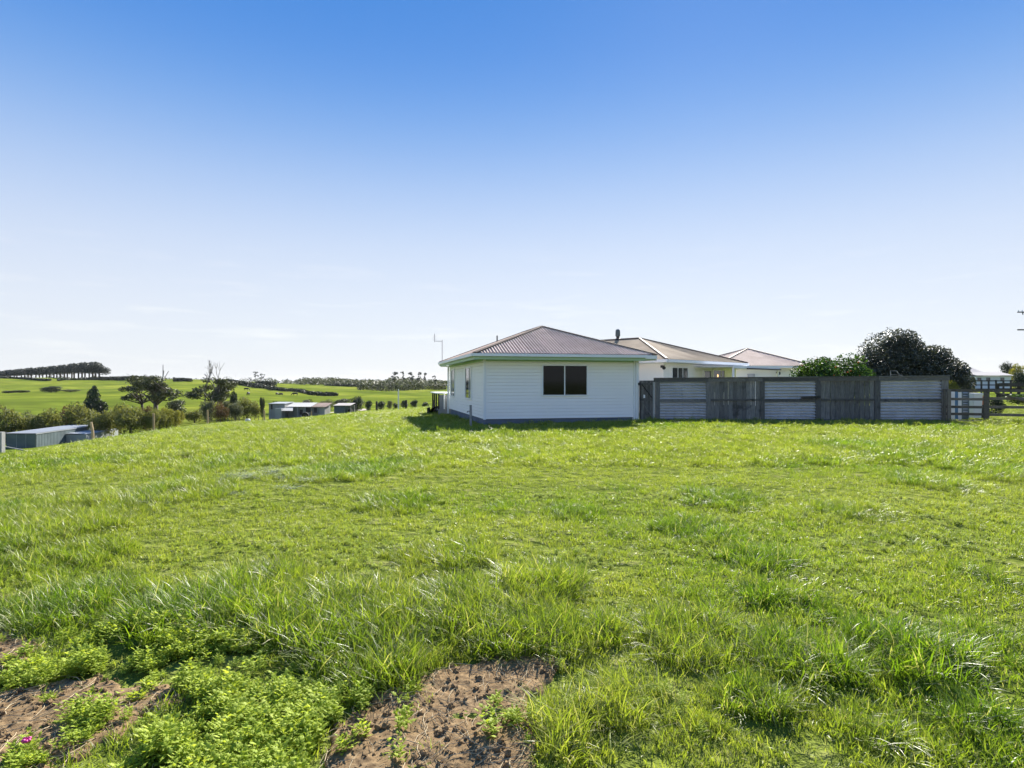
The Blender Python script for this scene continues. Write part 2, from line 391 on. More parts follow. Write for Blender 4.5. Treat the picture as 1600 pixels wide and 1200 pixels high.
def corrugated(mb, O, e, s, poly, pitch=.09, amp=.012, clip=None, nsub=6):
    """corrugated iron over a convex polygon given in (along e, along s) coordinates"""
    O = Vector(O); e = Vector(e).normalized(); s = Vector(s).normalized(); n = e.cross(s).normalized()
    if n.z < 0 and abs(n.z) > .05: n = -n
    a0 = min(p[0] for p in poly); a1 = max(p[0] for p in poly)
    if clip: a0 = max(a0, clip[0]); a1 = min(a1, clip[1])
    N = max(2, int(round((a1 - a0) / pitch * nsub))); k = len(mb.v)
    for i in range(N + 1):
        a = a0 + (a1 - a0) * i / N; aa = min(max(a, min(p[0] for p in poly) + 1e-4), max(p[0] for p in poly) - 1e-4)
        hits = []
        for q in range(len(poly)):
            (xa, ya), (xb, yb) = poly[q], poly[(q + 1) % len(poly)]
            if (xa - aa) * (xb - aa) <= 0 and abs(xa - xb) > 1e-9: hits.append(ya + (yb - ya) * (aa - xa) / (xb - xa))
        lo, hi = min(hits), max(hits); d = n * (amp * math.sin(2 * math.pi * a / pitch))
        mb.v += [tuple(O + e * a + s * lo + d), tuple(O + e * a + s * hi + d)]
        if i: mb.f.append((k + 2 * i - 2, k + 2 * i, k + 2 * i + 1, k + 2 * i - 1))
    return mb

# ------------------------------------------------------------------ ground sheet
ang = np.concatenate([np.arange(-60, 60, .25), np.arange(60, 300, 4.)]); ang = np.radians(ang)
rad = .4 * 1.026 ** np.arange(0, 391); rad = np.concatenate([[0.02], rad])
RR, AA = np.meshgrid(rad, ang, indexing='ij')
GX, GY = (RR * np.sin(AA)).ravel(), (RR * np.cos(AA)).ravel()
GZ = terrain(GX, GY)
ff, fs = grid_faces(len(rad), len(ang), True)
g = bpy.data.objects.new('ground', npmesh('ground', np.stack([GX, GY, GZ], 1), ff.reshape(-1, 4)[:, ::-1].ravel(), fs, 'pasture', smooth=True))
COL.objects.link(g); kind(g, 'structure')

# bare soil in the foreground
def inpoly(x, y, P):
    r = np.zeros(x.shape, bool); n = len(P)
    for i in range(n):
        (xa, ya), (xb, yb) = P[i], P[(i + 1) % n]
        c = ((ya > y) != (yb > y)) & (x < (xb - xa) * (y - ya) / (yb - ya + 1e-12) + xa); r ^= c
    return r
DP = [[(505, 1140), (560, 1100), (640, 1062), (700, 1042), (760, 1032), (800, 1018), (835, 1008), (875, 1032), (862, 1062), (840, 1085), (828, 1120), (835, 1160), (845, 1200), (850, 1300), (455, 1300), (490, 1215), (520, 1180)],
      [(-160, 1062), (0, 1064), (60, 1058), (110, 1046), (160, 1062), (220, 1072), (285, 1066), (292, 1095), (230, 1115), (185, 1150), (130, 1180), (60, 1205), (-40, 1260), (-200, 1240)],
      [(-80, 950), (0, 952), (20, 968), (58, 1008), (52, 1030), (0, 1046), (-90, 1050)]]
DW = [[flat(*p) for p in P] for P in DP]
def dirt(x, y):
    x = np.asarray(x, float); y = np.asarray(y, float)
    jx = x + (fbm(x * 9, y * 9, 21, 3) - .5) * .16; jy = y + (fbm(x * 9, y * 9, 31, 3) - .5) * .22
    m = np.zeros(x.shape, bool)
    for P in DW: m |= inpoly(jx, jy, P)
    return m
def soilz(x, y):
    return (fbm(x * 4, y * 4, 41, 3) - .5) * .05 + (np.clip(fbm(x * 26, y * 26, 45, 3) - .55, 0, 1)) * .022 + (fbm(x * 60, y * 60, 51, 3) - .5) * .012
sx, sy = np.meshgrid(np.arange(-3.6, .55, .011), np.arange(1.75, 4.7, .011), indexing='ij'); shp = sx.shape
sx, sy = sx.ravel(), sy.ravel(); dm = dirt(sx, sy).astype(float).reshape(shp)
for _ in range(5):
    dm = (dm + np.roll(dm, 1, 0) + np.roll(dm, -1, 0) + np.roll(dm, 1, 1) + np.roll(dm, -1, 1)) / 5
dmf = dm.ravel()
sz = terrain(sx, sy) + .012 + soilz(sx, sy) * dmf - .06 * (1 - dmf)
keep = (dm > .02); nr, nc = shp
ff, fs = grid_faces(nr, nc); q = ff.reshape(-1, 4)[:, ::-1]; kq = keep.ravel()[q].all(1); q = q[kq]
used = np.unique(q); rem = np.full(nr * nc, -1); rem[used] = np.arange(len(used))
so_ = bpy.data.objects.new('bare_soil', npmesh('bare_soil', np.stack([sx, sy, sz], 1)[used], rem[q].ravel(), np.full(len(q), 4), 'soil', smooth=True))
COL.objects.link(so_); kind(so_, 'structure')

def sheet(name, pts, mat, lift=.02, n=14):
    """a patch laid on the ground inside a quad of world xy corners"""
    A, B, C_, D_ = [np.array(p) for p in pts]; uu, vv = np.meshgrid(np.linspace(0, 1, n), np.linspace(0, 1, n), indexing='ij')
    P = (A * ((1 - uu) * (1 - vv))[..., None] + B * (uu * (1 - vv))[..., None] + C_ * (uu * vv)[..., None] + D_ * ((1 - uu) * vv)[..., None]).reshape(-1, 2)
    z = terrain(P[:, 0], P[:, 1]) + lift; f, s_ = grid_faces(n, n)
    o = bpy.data.objects.new(name, npmesh(name, np.column_stack([P, z]), f, s_, mat, smooth=True)); COL.objects.link(o); return kind(o, 'structure')
sheet('gravel_drive', [(-9.8, 39), (-4.6, 38), (-5.2, 44), (-11.4, 43.5)], 'gravel')
sheet('farm_track', [(-44, 127), (-38.5, 122), (-31.5, 134), (-34.0, 140)], 'gravel', .05)

# ------------------------------------------------------------------ house
HA = 13.5
H = empty('house', (-1.10, 24.4, -.07), R(HA)); HF = WM['house']
HW = Matrix.Translation(Vector((-1.10, 24.4, 0))) @ Matrix.Rotation(R(HA), 4, 'Z')      # wing frame, z = world z
tag(H, 'long white weatherboard house with rusty pink corrugated hip roofs behind the fence', 'house')
W_, L_, Z0, ZE = 6.46, 10.4, .19, 2.62
found = MB().box(.03, W_ - .03, .03, L_ - .03, -.6, Z0 + .02).build('foundation', 'foundation_blue', H, HW)
for nm, a, c, dx in (('front_wall', 0, W_, 0), ('side_wall', 0, L_, 1)):
    core = MB()
    if dx: core.box(.02, .1, .1, L_ - .02, Z0, ZE)
    else: core.box(.02, W_ - .02, .02, .1, Z0, ZE)
    wl = core.build(nm, 'white_weatherboard', H, HW)
    nb = 18; ph = (ZE - Z0) / nb
    for i in range(nb):
        z = Z0 + i * ph; m = MB()
        prof = [(0.0, z), (-.05, z), (-.038, z + ph - .017), (0.0, z + ph - .017)]
        if dx: vs = [(.02 + p, t, zz) for t in (0.0, L_) for p, zz in prof]
        else: vs = [(t, .02 + p, zz) for t in (0.0, W_) for p, zz in prof]
        m.add(vs, [(0, 1, 5, 4), (1, 2, 6, 5), (2, 3, 7, 6), (3, 0, 4, 7), (0, 3, 2, 1), (4, 5, 6, 7)]).build('weatherboard', 'white_weatherboard', wl, HW)
MB().box(W_ - .1, W_ - .02, .1, L_, Z0, ZE).box(.1, W_ - .1, L_ - .1, L_, Z0, ZE).build('rear_wall', 'white_weatherboard', H, HW)
MB().box(-.05, .05, -.05, .05, Z0 - .02, ZE).build('corner_board', 'white_trim', H, HW)
MB().box(W_ - .02, W_ + .22, -.06, .06, -.05, ZE + .02).build('corner_board', 'white_trim', H, HW)
# roof of the wing
RX0, RX1, RY0, RY1, ZG = -.5, 7.3, -.5, 10.9, 2.82
hw = (RX1 - RX0) / 2; rise = 1.46; sl_ = math.hypot(hw, rise); AX = RX0 + hw
roof = MB().box(RX0 + .05, RX1 - .05, RY0 + .05, RY1 - .05, ZE, ZE + .03)
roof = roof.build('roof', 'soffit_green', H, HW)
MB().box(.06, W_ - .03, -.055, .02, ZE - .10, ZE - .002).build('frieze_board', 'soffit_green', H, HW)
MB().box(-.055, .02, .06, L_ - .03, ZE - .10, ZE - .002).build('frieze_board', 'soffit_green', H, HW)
k_ = hw / sl_; kz = rise / sl_
faces = [((RX0, RY0, ZG), (1, 0, 0), (0, k_, kz), [(0, 0), (RX1 - RX0, 0), (hw, sl_)], 10),
         ((RX0, RY1, ZG), (0, -1, 0), (k_, 0, kz), [(0, 0), (RY1 - RY0, 0), (RY1 - RY0 - hw, sl_), (hw, sl_)], 14),
         ((RX1, RY0, ZG), (0, 1, 0), (-k_, 0, kz), [(0, 0), (RY1 - RY0, 0), (RY1 - RY0 - hw, sl_), (hw, sl_)], 1),
         ((RX1, RY1, ZG), (-1, 0, 0), (0, -k_, kz), [(0, 0), (RX1 - RX0, 0), (hw, sl_)], 1)]
for O, e, s, P, ns in faces:
    Wd = max(p[0] for p in P)
    for i in range(ns):
        corrugated(MB(), Vector(O) + Vector((0, 0, .006 * (i % 2))), e, s, P, .13, .026, (i * Wd / ns - (.02 if i else 0), (i + 1) * Wd / ns)).build('roof_sheet', 'roof_iron', roof, HW, True)
cap = MB(); A1 = (AX, RY0 + hw, ZG + rise + .02); A2 = (AX, RY1 - hw, ZG + rise + .02)
for p, q in (((RX0, RY0, ZG + .02), A1), ((RX1, RY0, ZG + .02), A1), ((RX0, RY1, ZG + .02), A2), ((RX1, RY1, ZG + .02), A2), (A1, A2)):
    cap.beam(p, q, .19, .035)
    cap.tube([p, q], .035, 6)
cap.build('ridge_cap', 'roof_ridge', roof, HW)
gut = MB()
for p, q in (((RX0 - .06, RY0 - .06), (RX1 - .5, RY0 - .06)), ((RX0 - .06, RY0 + .005), (RX0 - .06, RY1))):
    gut.beam((p[0], p[1], ZG - .07), (q[0], q[1], ZG - .07), .12, .11)
gut.build('gutter', 'white_trim', roof, HW)
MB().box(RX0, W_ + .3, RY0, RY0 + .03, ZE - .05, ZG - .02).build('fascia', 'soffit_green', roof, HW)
MB().box(W_ + .302, RX1, RY0, RY0 + .03, ZE + .03, ZG - .02).build('fascia', 'white_trim', roof, HW)
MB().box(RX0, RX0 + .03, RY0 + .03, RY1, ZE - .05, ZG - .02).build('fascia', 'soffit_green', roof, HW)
MB().box(RX1 - .03, RX1, RY0 + .03, RY1, ZE - .03, ZG - .02).build('fascia', 'white_trim', roof, HW)
MB().tube([(RX0 - .06, RY1 - .1, ZG - .12), (RX0 + .04, RY1 - .16, ZE - .02), (-.09, L_ + .0, ZE - .06), (-.09, L_, 1.5), (-.09, L_, -.1)], .05, 8).build('downpipe', 'white_trim', H, HW)
MB().tube([(W_ + .1, -.1, ZE), (W_ + .1, -.1, -.02)], .04, 8).build('downpipe', 'white_trim', H, HW)
# windows of the wing
def window(par, fr, x0, x1, z0, z1, axis, panes, fw=.05, glass='dark_glass', off=0.0, back=None):
    m = MB()
    def bx(mm, a0, a1, d0, d1, c0, c1):
        if axis == 'x': mm.box(a0, a1, d0 - off, d1 - off, c0, c1)
        else: mm.box(d0 - off, d1 - off, a0, a1, c0, c1)
    root = MB(); bx(root, x0 + .01, x1 - .01, -.035, .03, z0 + .01, z1 - .01)
    root = root.build('window', 'interior', par, fr)
    for a0, a1, c0, c1 in ((x0 - fw, x1 + fw, z1, z1 + fw), (x0 - fw, x1 + fw, z0 - fw, z0), (x0 - fw, x0, z0, z1), (x1, x1 + fw, z0, z1)):
        bx(m, a0, a1, -.075, .01, c0, c1)
    n = len(panes) - 1; xs = [x0 + (x1 - x0) * t for t in panes]
    for i in range(1, n): bx(m, xs[i] - .022, xs[i] + .022, -.07, 0, z0, z1)
    m.build('frame', 'white_trim', root, fr)
    for i in range(n):
        q = MB(); bx(q, xs[i] + (.022 if i else 0), xs[i + 1] - (.022 if i < n - 1 else 0), -.05, -.04, z0, z1); q.build('pane', glass, root, fr)
    return root
window(H, HW, 2.43, 4.32, 1.15, 2.35, 'x', (0, .49, 1), .04)
wa = window(H, HW, 3.0, 4.45, .95, 2.32, 'y', (0, .3, 1), .06, 'pane_glass')
window(H, HW, 8.25, 9.4, .95, 2.32, 'y', (0, .5, 1), .06, 'pane_glass')
an = MB().tube([(-.4, 10.7, 2.7), (-.4, 10.7, 4.1)], .02, 6).tube([(-.4, 10.7, 4.02), (-.85, 10.75, 4.02)], .018, 6).tube([(-.83, 10.75, 3.98), (-.83, 10.75, 4.45)], .018, 6)
for zz in (4.1, 4.2, 4.3): an.beam((-.95, 10.75, zz), (-.72, 10.75, zz), .012, .012)
an.build('antenna', 'galvanised', H, HW)
MB().tube([(2.1, 7.4, 3.6), (2.1, 7.4, 4.14)], .035, 8).build('vent_pipe', 'dark_metal', H, HW)

# main body, turned about 45 degrees to the view
C0 = Vector((7.64, 30.0, 0)); dl = Vector((-.707, .707, 0)); dr = Vector((.707, .707, 0)); HWm = 4.6; RS = 1.5; EZ = 2.82
s2 = math.hypot(HWm, RS)
mr_ = MB(); Lm = 16.0
OC = C0 + Vector((0, 0, EZ))
corrugated(mr_, OC + dl * 0, dl, (dr * HWm + Vector((0, 0, RS))), [(0, 0), (Lm, 0), (Lm - HWm, s2), (HWm, s2)], .12, .014)
big = mr_.build('main_roof', 'roof_old', H, Matrix(), True)
m = MB(); corrugated(m, OC, dr, (dl * HWm + Vector((0, 0, RS))), [(0, 0), (2 * HWm, 0), (HWm, s2)], .12, .014); m.build('roof_face', 'roof_old', big, Matrix(), True)
m = MB(); corrugated(m, OC + dr * 2 * HWm, dl, (-dr * HWm + Vector((0, 0, RS))), [(0, 0), (Lm, 0), (Lm - HWm, s2), (HWm, s2)], .12, .014); m.build('roof_face', 'roof_old', big, Matrix(), True)
m = MB(); AP = OC + (dl + dr) * HWm + Vector((0, 0, RS + .02)); AQ = AP + dl * (Lm - 2 * HWm)
m.beam(OC + Vector((0, 0, .03)), AP, .11, .05).beam(OC + dr * 2 * HWm + Vector((0, 0, .03)), AP, .2, .05).beam(AP, AQ, .2, .05)
m.build('ridge_cap', 'roof_ridge', big, Matrix())
m = MB()
m.beam(OC + Vector((0, 0, -.08)) - dr * .05 - dl * .05, OC + dl * Lm + Vector((0, 0, -.08)) - dr * .05, .12, .14)
m.beam(OC + Vector((0, 0, -.08)) - dl * .05 + dr * .06, OC + dr * 9.2 + Vector((0, 0, -.08)) - dl * .05, .12, .14); m.build('gutter', 'white_trim', big, Matrix())
MF = Matrix.Translation(C0 + (dl + dr) * .5) @ Matrix.Rotation(R(45), 4, 'Z')      # local +x = right-back, +y = left-back
MB().box(0, 8.2, 0, 15, -.3, EZ - .17).build('main_wall', 'white_weatherboard', H, MF)
m = MB()
for i in range(14):
    z = .3 + i * .17; m.box(-.015, 0, -.015, 15, z, z + .155); m.box(.0, 8.2, -.015, 0.0, z, z + .155)
m.build('weatherboard', 'white_weatherboard', H, MF)['kind'] = 'stuff'
MB().box(-.45, 8.7, -.45, 15.4, EZ - .17, EZ - .14).build('soffit', 'white_trim', big, MF)
window(H, MF, .75, 2.3, 1.3, 2.42, 'x', (0, .36, .68, 1), .05, 'pane_glass', .02)
window(H, MF, 4.15, 4.95, 1.1, 2.3, 'x', (0, 1), .06, 'pane_glass', .02)
window(H, MF, 5.2, 6.55, 1.1, 2.35, 'x', (0, .72, 1), .06, 'pane_glass', .02)
MB().ball((5.75, -.06, 2.05), (.1, .02, .1)).build('lamp_glow', 'warm_lamp', H, MF, True)
m = MB().box(3.1, 9.1, -2.2, .0, 2.47, 2.5); m.build('porch_roof', 'white_trim', H, MF)
MB().box(3.1, 9.1, -2.26, -2.2, 2.40, 2.54).build('porch_gutter', 'white_trim', H, MF)
MB().box(4.6, 9.14, -2.32, -2.262, 2.37, 2.44).build('porch_beam', 'dark_metal', H, MF)
for x in (3.2, 9.0): MB().box(x, x + .09, -2.2, -2.11, 0, 2.47).build('porch_post', 'white_trim', H, MF)
fp = AP + dl * 1.55 - Vector((0, 0, .15))
fl = MB().tube([fp - Vector((0, 0, .1)), fp + Vector((0, 0, .18)), fp + Vector((0, 0, .2)), fp + Vector((0, 0, .34))], [.19, .16, .1, .1], 12).build('chimney_flue', 'dark_metal', H, Matrix(), False)
MB().tube([fp + Vector((0, 0, .3)), fp + Vector((0, 0, .36)), fp + Vector((0, 0, .68)), fp + Vector((0, 0, .76))], [.1, .155, .14, .08], 12).build('cowl', 'shed_side', fl, Matrix(), False)
m = MB().box(-.35, -.2, -.2, -.05, EZ - .42, EZ - .3).tube([(-.28, -.1, EZ - .36), (-.42, -.3, EZ - .44)], [.05, .09], 8); m.build('flood_light', 'dark_metal', H, MF)

# set-back hip roofed building
GA = empty('garage', (14.3, 41.5, -.05), 0); tag(GA, 'white building with its own hip roof set back right of the main house', 'building')
c1, c2 = Vector((13.6, 40.5, 2.8)), Vector((20.7, 41.4, 2.8)); ap = Vector((17.7, 45.7, 4.2)); c3 = Vector((12.9, 49.5, 2.8)); c4 = Vector((20.2, 50.5, 2.8))
def tri_corr(mb, a, b_, cpt, **kw):
    e = (b_ - a).normalized(); s = (cpt - a) - e * (cpt - a).dot(e); h_ = s.length
    return corrugated(mb, a, e, s, [(0, 0), ((b_ - a).length, 0), ((cpt - a).dot(e), h_)], **kw)
gr = tri_corr(MB(), c1, c2, ap, pitch=.18, amp=.025).build('roof', 'roof_iron', GA, Matrix(), True)
tri_corr(MB(), c3, c1, ap, pitch=.18, amp=.025).build('roof_face', 'roof_iron', gr, Matrix(), True)
tri_corr(MB(), c2, c4, ap, pitch=.18, amp=.025).build('roof_face', 'roof_iron', gr, Matrix(), True)
tri_corr(MB(), c4, c3, ap, pitch=.18, amp=.025).build('roof_face', 'roof_iron', gr, Matrix(), True)
up = Vector((0, 0, .03))
MB().beam(c1 + up, ap + up, .1, .05).beam(c2 + up, ap + up, .2, .05).beam(c3 + up, ap + up, .2, .05).build('ridge_cap', 'roof_ridge', gr, Matrix())
MB().beam(c1 - up * 2.5, c2 - up * 2.5, .12, .13).beam(c1 - up * 2.5 + Vector((-.02, .1, 0)), c3 - up * 2.5, .12, .13).build('gutter', 'white_trim', gr, Matrix())
e_ = (c2 - c1).normalized(); GF = Matrix.Translation(Vector((c1.x, c1.y, 0)) + Vector((.45, .5, 0))) @ Matrix.Rotation(math.atan2(e_.y, e_.x), 4, 'Z')
MB().box(0, 6.3, 0, 8.3, -.3, 2.66).build('wall', 'white_weatherboard', GA, GF)
MB().box(1.9, 2.4, -.12, -.003, 1.6, 2.25).build('meter_box', 'galvanised', GA, GF)
m = MB().box(4.0, 4.2, -.2, -.003, 2.3, 2.4).tube([(4.1, -.15, 2.35), (4.0, -.4, 2.25)], [.05, .09], 8); m.build('flood_light', 'dark_metal', GA, GF)

# deck beyond the far corner of the wing
DK = empty('deck', tuple(HW @ Vector((-.6, 11.6, -.3))), R(HA)); tag(DK, 'small timber deck with white rail at the far end of the white house', 'deck')
MB().box(-.62, 1.2, 10.9, 14.2, .05, .14).build('deck_floor', 'grey_post', DK, HW)
MB().box(-.7, 1.2, 10.75, 14.2, 1.02, 1.08).build('hand_rail', 'white_trim', DK, HW)
for x in (-.62, -.3, 0.02, .35): MB().box(x, x + .07, 10.78, 10.85, .14, 1.02).build('rail_post', 'white_trim' if x > -.5 else 'dark_post', DK, HW)
MB().box(-.6, .9, 10.86, 10.9, -.3, .95).build('skirt_panel', 'pale_tin', DK, HW)
for y in (11.6, 12.6, 13.6): MB().box(-.66, -.58, y, y + .08, -.4, 1.02).build('rail_post', 'dark_post', DK, HW)

P = at(682, 36); m = MB(); pts = []
for i in range(9):
    a = math.pi * i / 8; pts.append((-math.cos(a) * .42, math.sin(a) * .44))
vs = [(x, y, z) for y in (0, .9) for x, z in pts]; m.add(vs, [(i, i + 1, i + 10, i + 9) for i in range(8)] + [tuple(range(9, 18)), (0, 9, 17, 8)])
K = empty('pet_shelter', P); tag(K, 'black arched shelter on the grass beside the deck', 'shelter')
m.build('shell', 'black_rubber', K, Matrix.Translation(P))
m = MB().box(-.55, -.43, -.1, .5, 0, .35); m.build('side_box', 'dark_post', K, Matrix.Translation(P))

# tap post by the corner of the house
P = at(735.5, 23.6); T = empty('tap_post', P); tag(T, 'short timber tap post standing on the shaded grass at the house corner', 'post')
TF = Matrix.Translation(P); MB().box(-.045, .045, -.045, .045, -.2, .86).build('post', 'grey_post', T, TF)
MB().tube([(-.05, -.02, .62), (-.12, -.05, .62), (-.14, -.05, .56)], .018, 6).build('tap', 'dark_metal', T, TF)

# ------------------------------------------------------------------ corrugated and paling fence
F0, F1 = Vector((5.42, 25.9, 0)), Vector((17.1, 23.9, 0)); fd = (F1 - F0).normalized(); FL = (F1 - F0).length
FFm = Matrix.Translation(F0) @ Matrix.Rotation(math.atan2(fd.y, fd.x), 4, 'Z')
def ft(px):
    k = (px - 800) / F; return (k * F0.y - F0.x) / (fd.x - k * fd.y)
def ftop(t): return 1.84 + .09 * t / FL
def fbot(t): return .03 + .08 * t / FL
FE = empty('garden_fence', tuple(F0), math.atan2(fd.y, fd.x))
tag(FE, 'tall grey timber fence with corrugated iron and vertical paling bays', 'fence')
def sbox(mb, t0, t1, y0, y1, za, zb):      # a board that follows the fence's slight slope; za, zb measured from the local bottom
    vs = [(t, y, fbot(t) + z) for z in (za, zb) for y in (y0, y1) for t in (t0, t1)]
    return mb.add(vs, [(0, 2, 3, 1), (4, 5, 7, 6), (0, 1, 5, 4), (2, 6, 7, 3), (0, 4, 6, 2), (1, 3, 7, 5)])
HT = 1.81
for a, c in ((1023.5, 1031), (1103, 1110), (1187.5, 1194.5), (1274, 1282), (1366.5, 1375), (1470, 1481)):
    sbox(MB(), ft(a), ft(c), -.05, .06, -.4, HT - .165).build('post', 'fence_wood', FE, FFm)
tends = [ft(p) for p in (1030.5, 1106.5, 1191, 1278, 1371, 1483)]
for i in range(5):
    sbox(MB(), tends[i] - (.25 if i == 0 else 0) + .004, tends[i + 1] - .004, -.075, -.03, HT - .17, HT - .02).build('top_rail', 'rail_wood', FE, FFm)
    sbox(MB(), tends[i] - (.25 if i == 0 else 0), tends[i + 1] - .004, -.11, .07, HT - .02, HT + .015).build('cap_rail', 'rail_wood', FE, FFm)
for a, c in ((1031, 1103), (1194.5, 1274), (1375, 1470)):
    t0, t1 = ft(a), ft(c)
    for za, zb in ((.09, .80), (.90, HT - .15)):
        m = MB(); N = int((zb - za) / .1 * 8)
        k = 0
        for i in range(N + 1):
            z = za + (zb - za) * i / N; y = .045 * math.sin(2 * math.pi * z / .12)
            m.v += [(t0, y, fbot(t0) + z), (t1, y, fbot(t1) + z)]
            if i: m.f.append((2 * i - 2, 2 * i - 1, 2 * i + 1, 2 * i))
        m.build('corrugated_panel', 'galvanised', FE, FFm, True)
    sbox(MB(), t0, t1, -.07, -.025, .80, .925).build('middle_rail', 'rail_wood', FE, FFm)
    sbox(MB(), t0, t1, -.07, -.025, -.06, .10).build('bottom_rail', 'rail_wood', FE, FFm)
for a, c, n in ((1110, 1187.5, 11), (1282, 1366.5, 11)):
    t0, t1 = ft(a), ft(c); wd = (t1 - t0) / n
    for i in range(n):
        gap = random.choice((.004, .012, .016, .02)); zt = HT - .13 - random.random() * .03
        sbox(MB(), t0 + i * wd + gap / 2, t0 + (i + 1) * wd - gap / 2, -.005 - random.random() * .006, .012, .02 + random.random() * .03, zt).build('paling', 'fence_wood', FE, FFm)
    for i in range(n + 1):
        x0 = max(t0, t0 + (i - .5) * wd); x1 = min(t1, t0 + (i + .5) * wd)
        sbox(MB(), x0 + .003, x1 - .003, .018, .036, 0.0, .62 + random.random() * .06).build('paling', 'fence_wood', FE, FFm)
    sbox(MB(), t0, t1, -.055, -.012, .845, .925).build('middle_rail', 'rail_wood', FE, FFm)
    sbox(MB(), t0, t1, -.05, -.012, -.06, .09).build('bottom_rail', 'rail_wood', FE, FFm)
m = MB(); t = ft(1276); m.beam((t - .62, -.1, 1.02), (t + .12, -.09, 1.08), .05, .1); m.build('latch_bar', 'dark_post', FE, FFm)
# narrow side gate
G1 = empty('side_gate', tuple(F0 + Vector((0, 0, .03))), math.atan2(fd.y, fd.x)); tag(G1, 'narrow dark timber gate with diagonal braces between house corner and fence', 'gate')
t0, t1 = ft(999), ft(1023)
n = 4
for i in range(n): sbox(MB(), t0 + (t1 - t0) * i / n + .002, t0 + (t1 - t0) * (i + 1) / n - .002, .0, .02, .03, HT - .1).build('paling', 'fence_wood', G1, FFm)
for x0, x1 in ((t0, t0 + .07), (t1 - .08, t1)): sbox(MB(), x0, x1, -.05, -.002, .03, HT - .15).build('stile', 'dark_post' if x0 == t0 else 'grey_post', G1, FFm)
for z in (.85, 1.52): sbox(MB(), t0 + .07, t1 - .08, -.048, -.004, z, z + .09).build('ledge', 'fence_wood', G1, FFm)
MB().beam((t0 + .1, -.03, 1.58), (t1 - .1, -.03, .99), .04, .09, (0, 1, 0)).build('brace', 'dark_post', G1, FFm)
MB().beam((t0 + .1, -.03, .84), (t1 - .1, -.03, .2), .04, .06, (0, 1, 0)).build('brace', 'fence_wood', G1, FFm)
MB().box(t0 + .17, t0 + .24, -.035, -.004, 1.0, 1.14).build('latch', 'white_trim', G1, FFm)
MB().tube([(t0 + .01, -.1, 1.6), (t0 + .01, -.02, 1.6)], .07, 10).build('hinge', 'dark_metal', G1, FFm)

# timber rail gates right of the fence
def rail_gate(name, label, pa, pb, Da, Db, ys, hpx, stiles, brace=None):
    A = ray(pa, 0, Da); B = ray(pb, 0, Db); A.z = B.z = 0; root = empty(name, (A.x, A.y, tz(A.x, A.y))); tag(root, label, 'gate', None)
    d = (B - A); L = d.length; d.normalize(); FM = Matrix.Translation(A) @ Matrix.Rotation(math.atan2(d.y, d.x), 4, 'Z')
    zz = [CAMZ - (y - HY) / F * Da for y in ys]
    for z in zz:
        MB().beam((.0, 0, z), (L, 0, z - .01), .04, hpx).build('rail', 'gate_wood', root, FM)
    for s0, s1 in stiles:
        MB().box(s0 * L, s1 * L, -.07, -.022, zz[-1] - .12, zz[0] + .05).build('stile', 'gate_wood', root, FM)
    if brace: MB().beam((brace[0] * L, -.045, brace[1]), (brace[2] * L, -.045, brace[3]), .04, .13, (0, 1, 0)).build('brace', 'gate_wood', root, FM)
    return root, FM, L, zz
g1 = rail_gate('rail_gate', 'dark timber rail gate joining the right end of the tall fence', 1473, 1543, 23.6, 23.3, (609.8, 623.3, 635.5, 646.5, 658), .10, ((0, .05), (.09, .17), (.90, 1.02)))
g2 = rail_gate('rail_gate', 'timber rail gate with a diagonal brace at the right edge of the photo', 1546, 1690, 23.35, 22.6, (610.5, 622.5, 635.8, 648, 659.5), .10, ((.94, 1.0),), (0.03, 1.33, .5, .82))

# clutter standing behind the first rail gate
def upright(name, label, cat, p0, p1, D, y0, mat, th=.06, extra=None):
    A = ray((p0 + p1) / 2, 0, D); zb = tz(A.x, A.y); wd = (p1 - p0) / F * D / 2; h_ = hgt(y0, D, zb)
    r_ = empty(name, (A.x, A.y, zb)); tag(r_, label, cat); FM = Matrix.Translation(Vector((A.x, A.y, zb))) @ Matrix.Rotation(R(-9), 4, 'Z')
    return r_, FM, wd, h_
r_, FM, wd, h_ = upright('ribbed_sheet', 'white ribbed panel standing behind the rail gate next to the fence', 'panel', 1483.5, 1492, 25, 612, None)
for i in range(3): MB().box(-wd + i * wd * .67, -wd + (i + 1) * wd * .67 - .012, 0, .05, 0, h_).build('slat', 'old_white', r_, FM)
MB().box(-wd, wd, .052, .07, .1, h_ - .1).build('backing', 'old_white', r_, FM)
r_, FM, wd, h_ = upright('blue_panel', 'narrow dark blue upright board with white edge behind the rail gate', 'panel', 1493, 1502, 25.1, 612, None)
MB().box(-wd, -wd * .1, 0, .05, 0, h_).build('board', 'blue_panel', r_, FM); MB().box(-wd * .08, wd, .0, .04, 0, h_ - .02).build('edge_board', 'old_white', r_, FM)
r_, FM, wd, h_ = upright('louvre_panel', 'grey blue louvred panel behind the rail gate', 'panel', 1503, 1514, 25.2, 612, None)
MB().box(-wd, -wd + .05, 0, .06, 0, h_).box(wd - .05, wd, 0, .06, 0, h_).box(-wd + .05, wd - .05, .05, .06, 0, h_).build('frame', 'shed_side', r_, FM)
for i in range(9): MB().beam((-wd + .05, .02, .2 + i * .11), (wd - .05, .02, .2 + i * .11), .03, .06, (0, .6, 1)).build('slat', 'pale_tin', r_, FM)
r_, FM, wd, h_ = upright('white_bin', 'pale grey lidded bin behind the rail gate beside the louvred panel', 'bin', 1517, 1529, 25.4, 613, None)
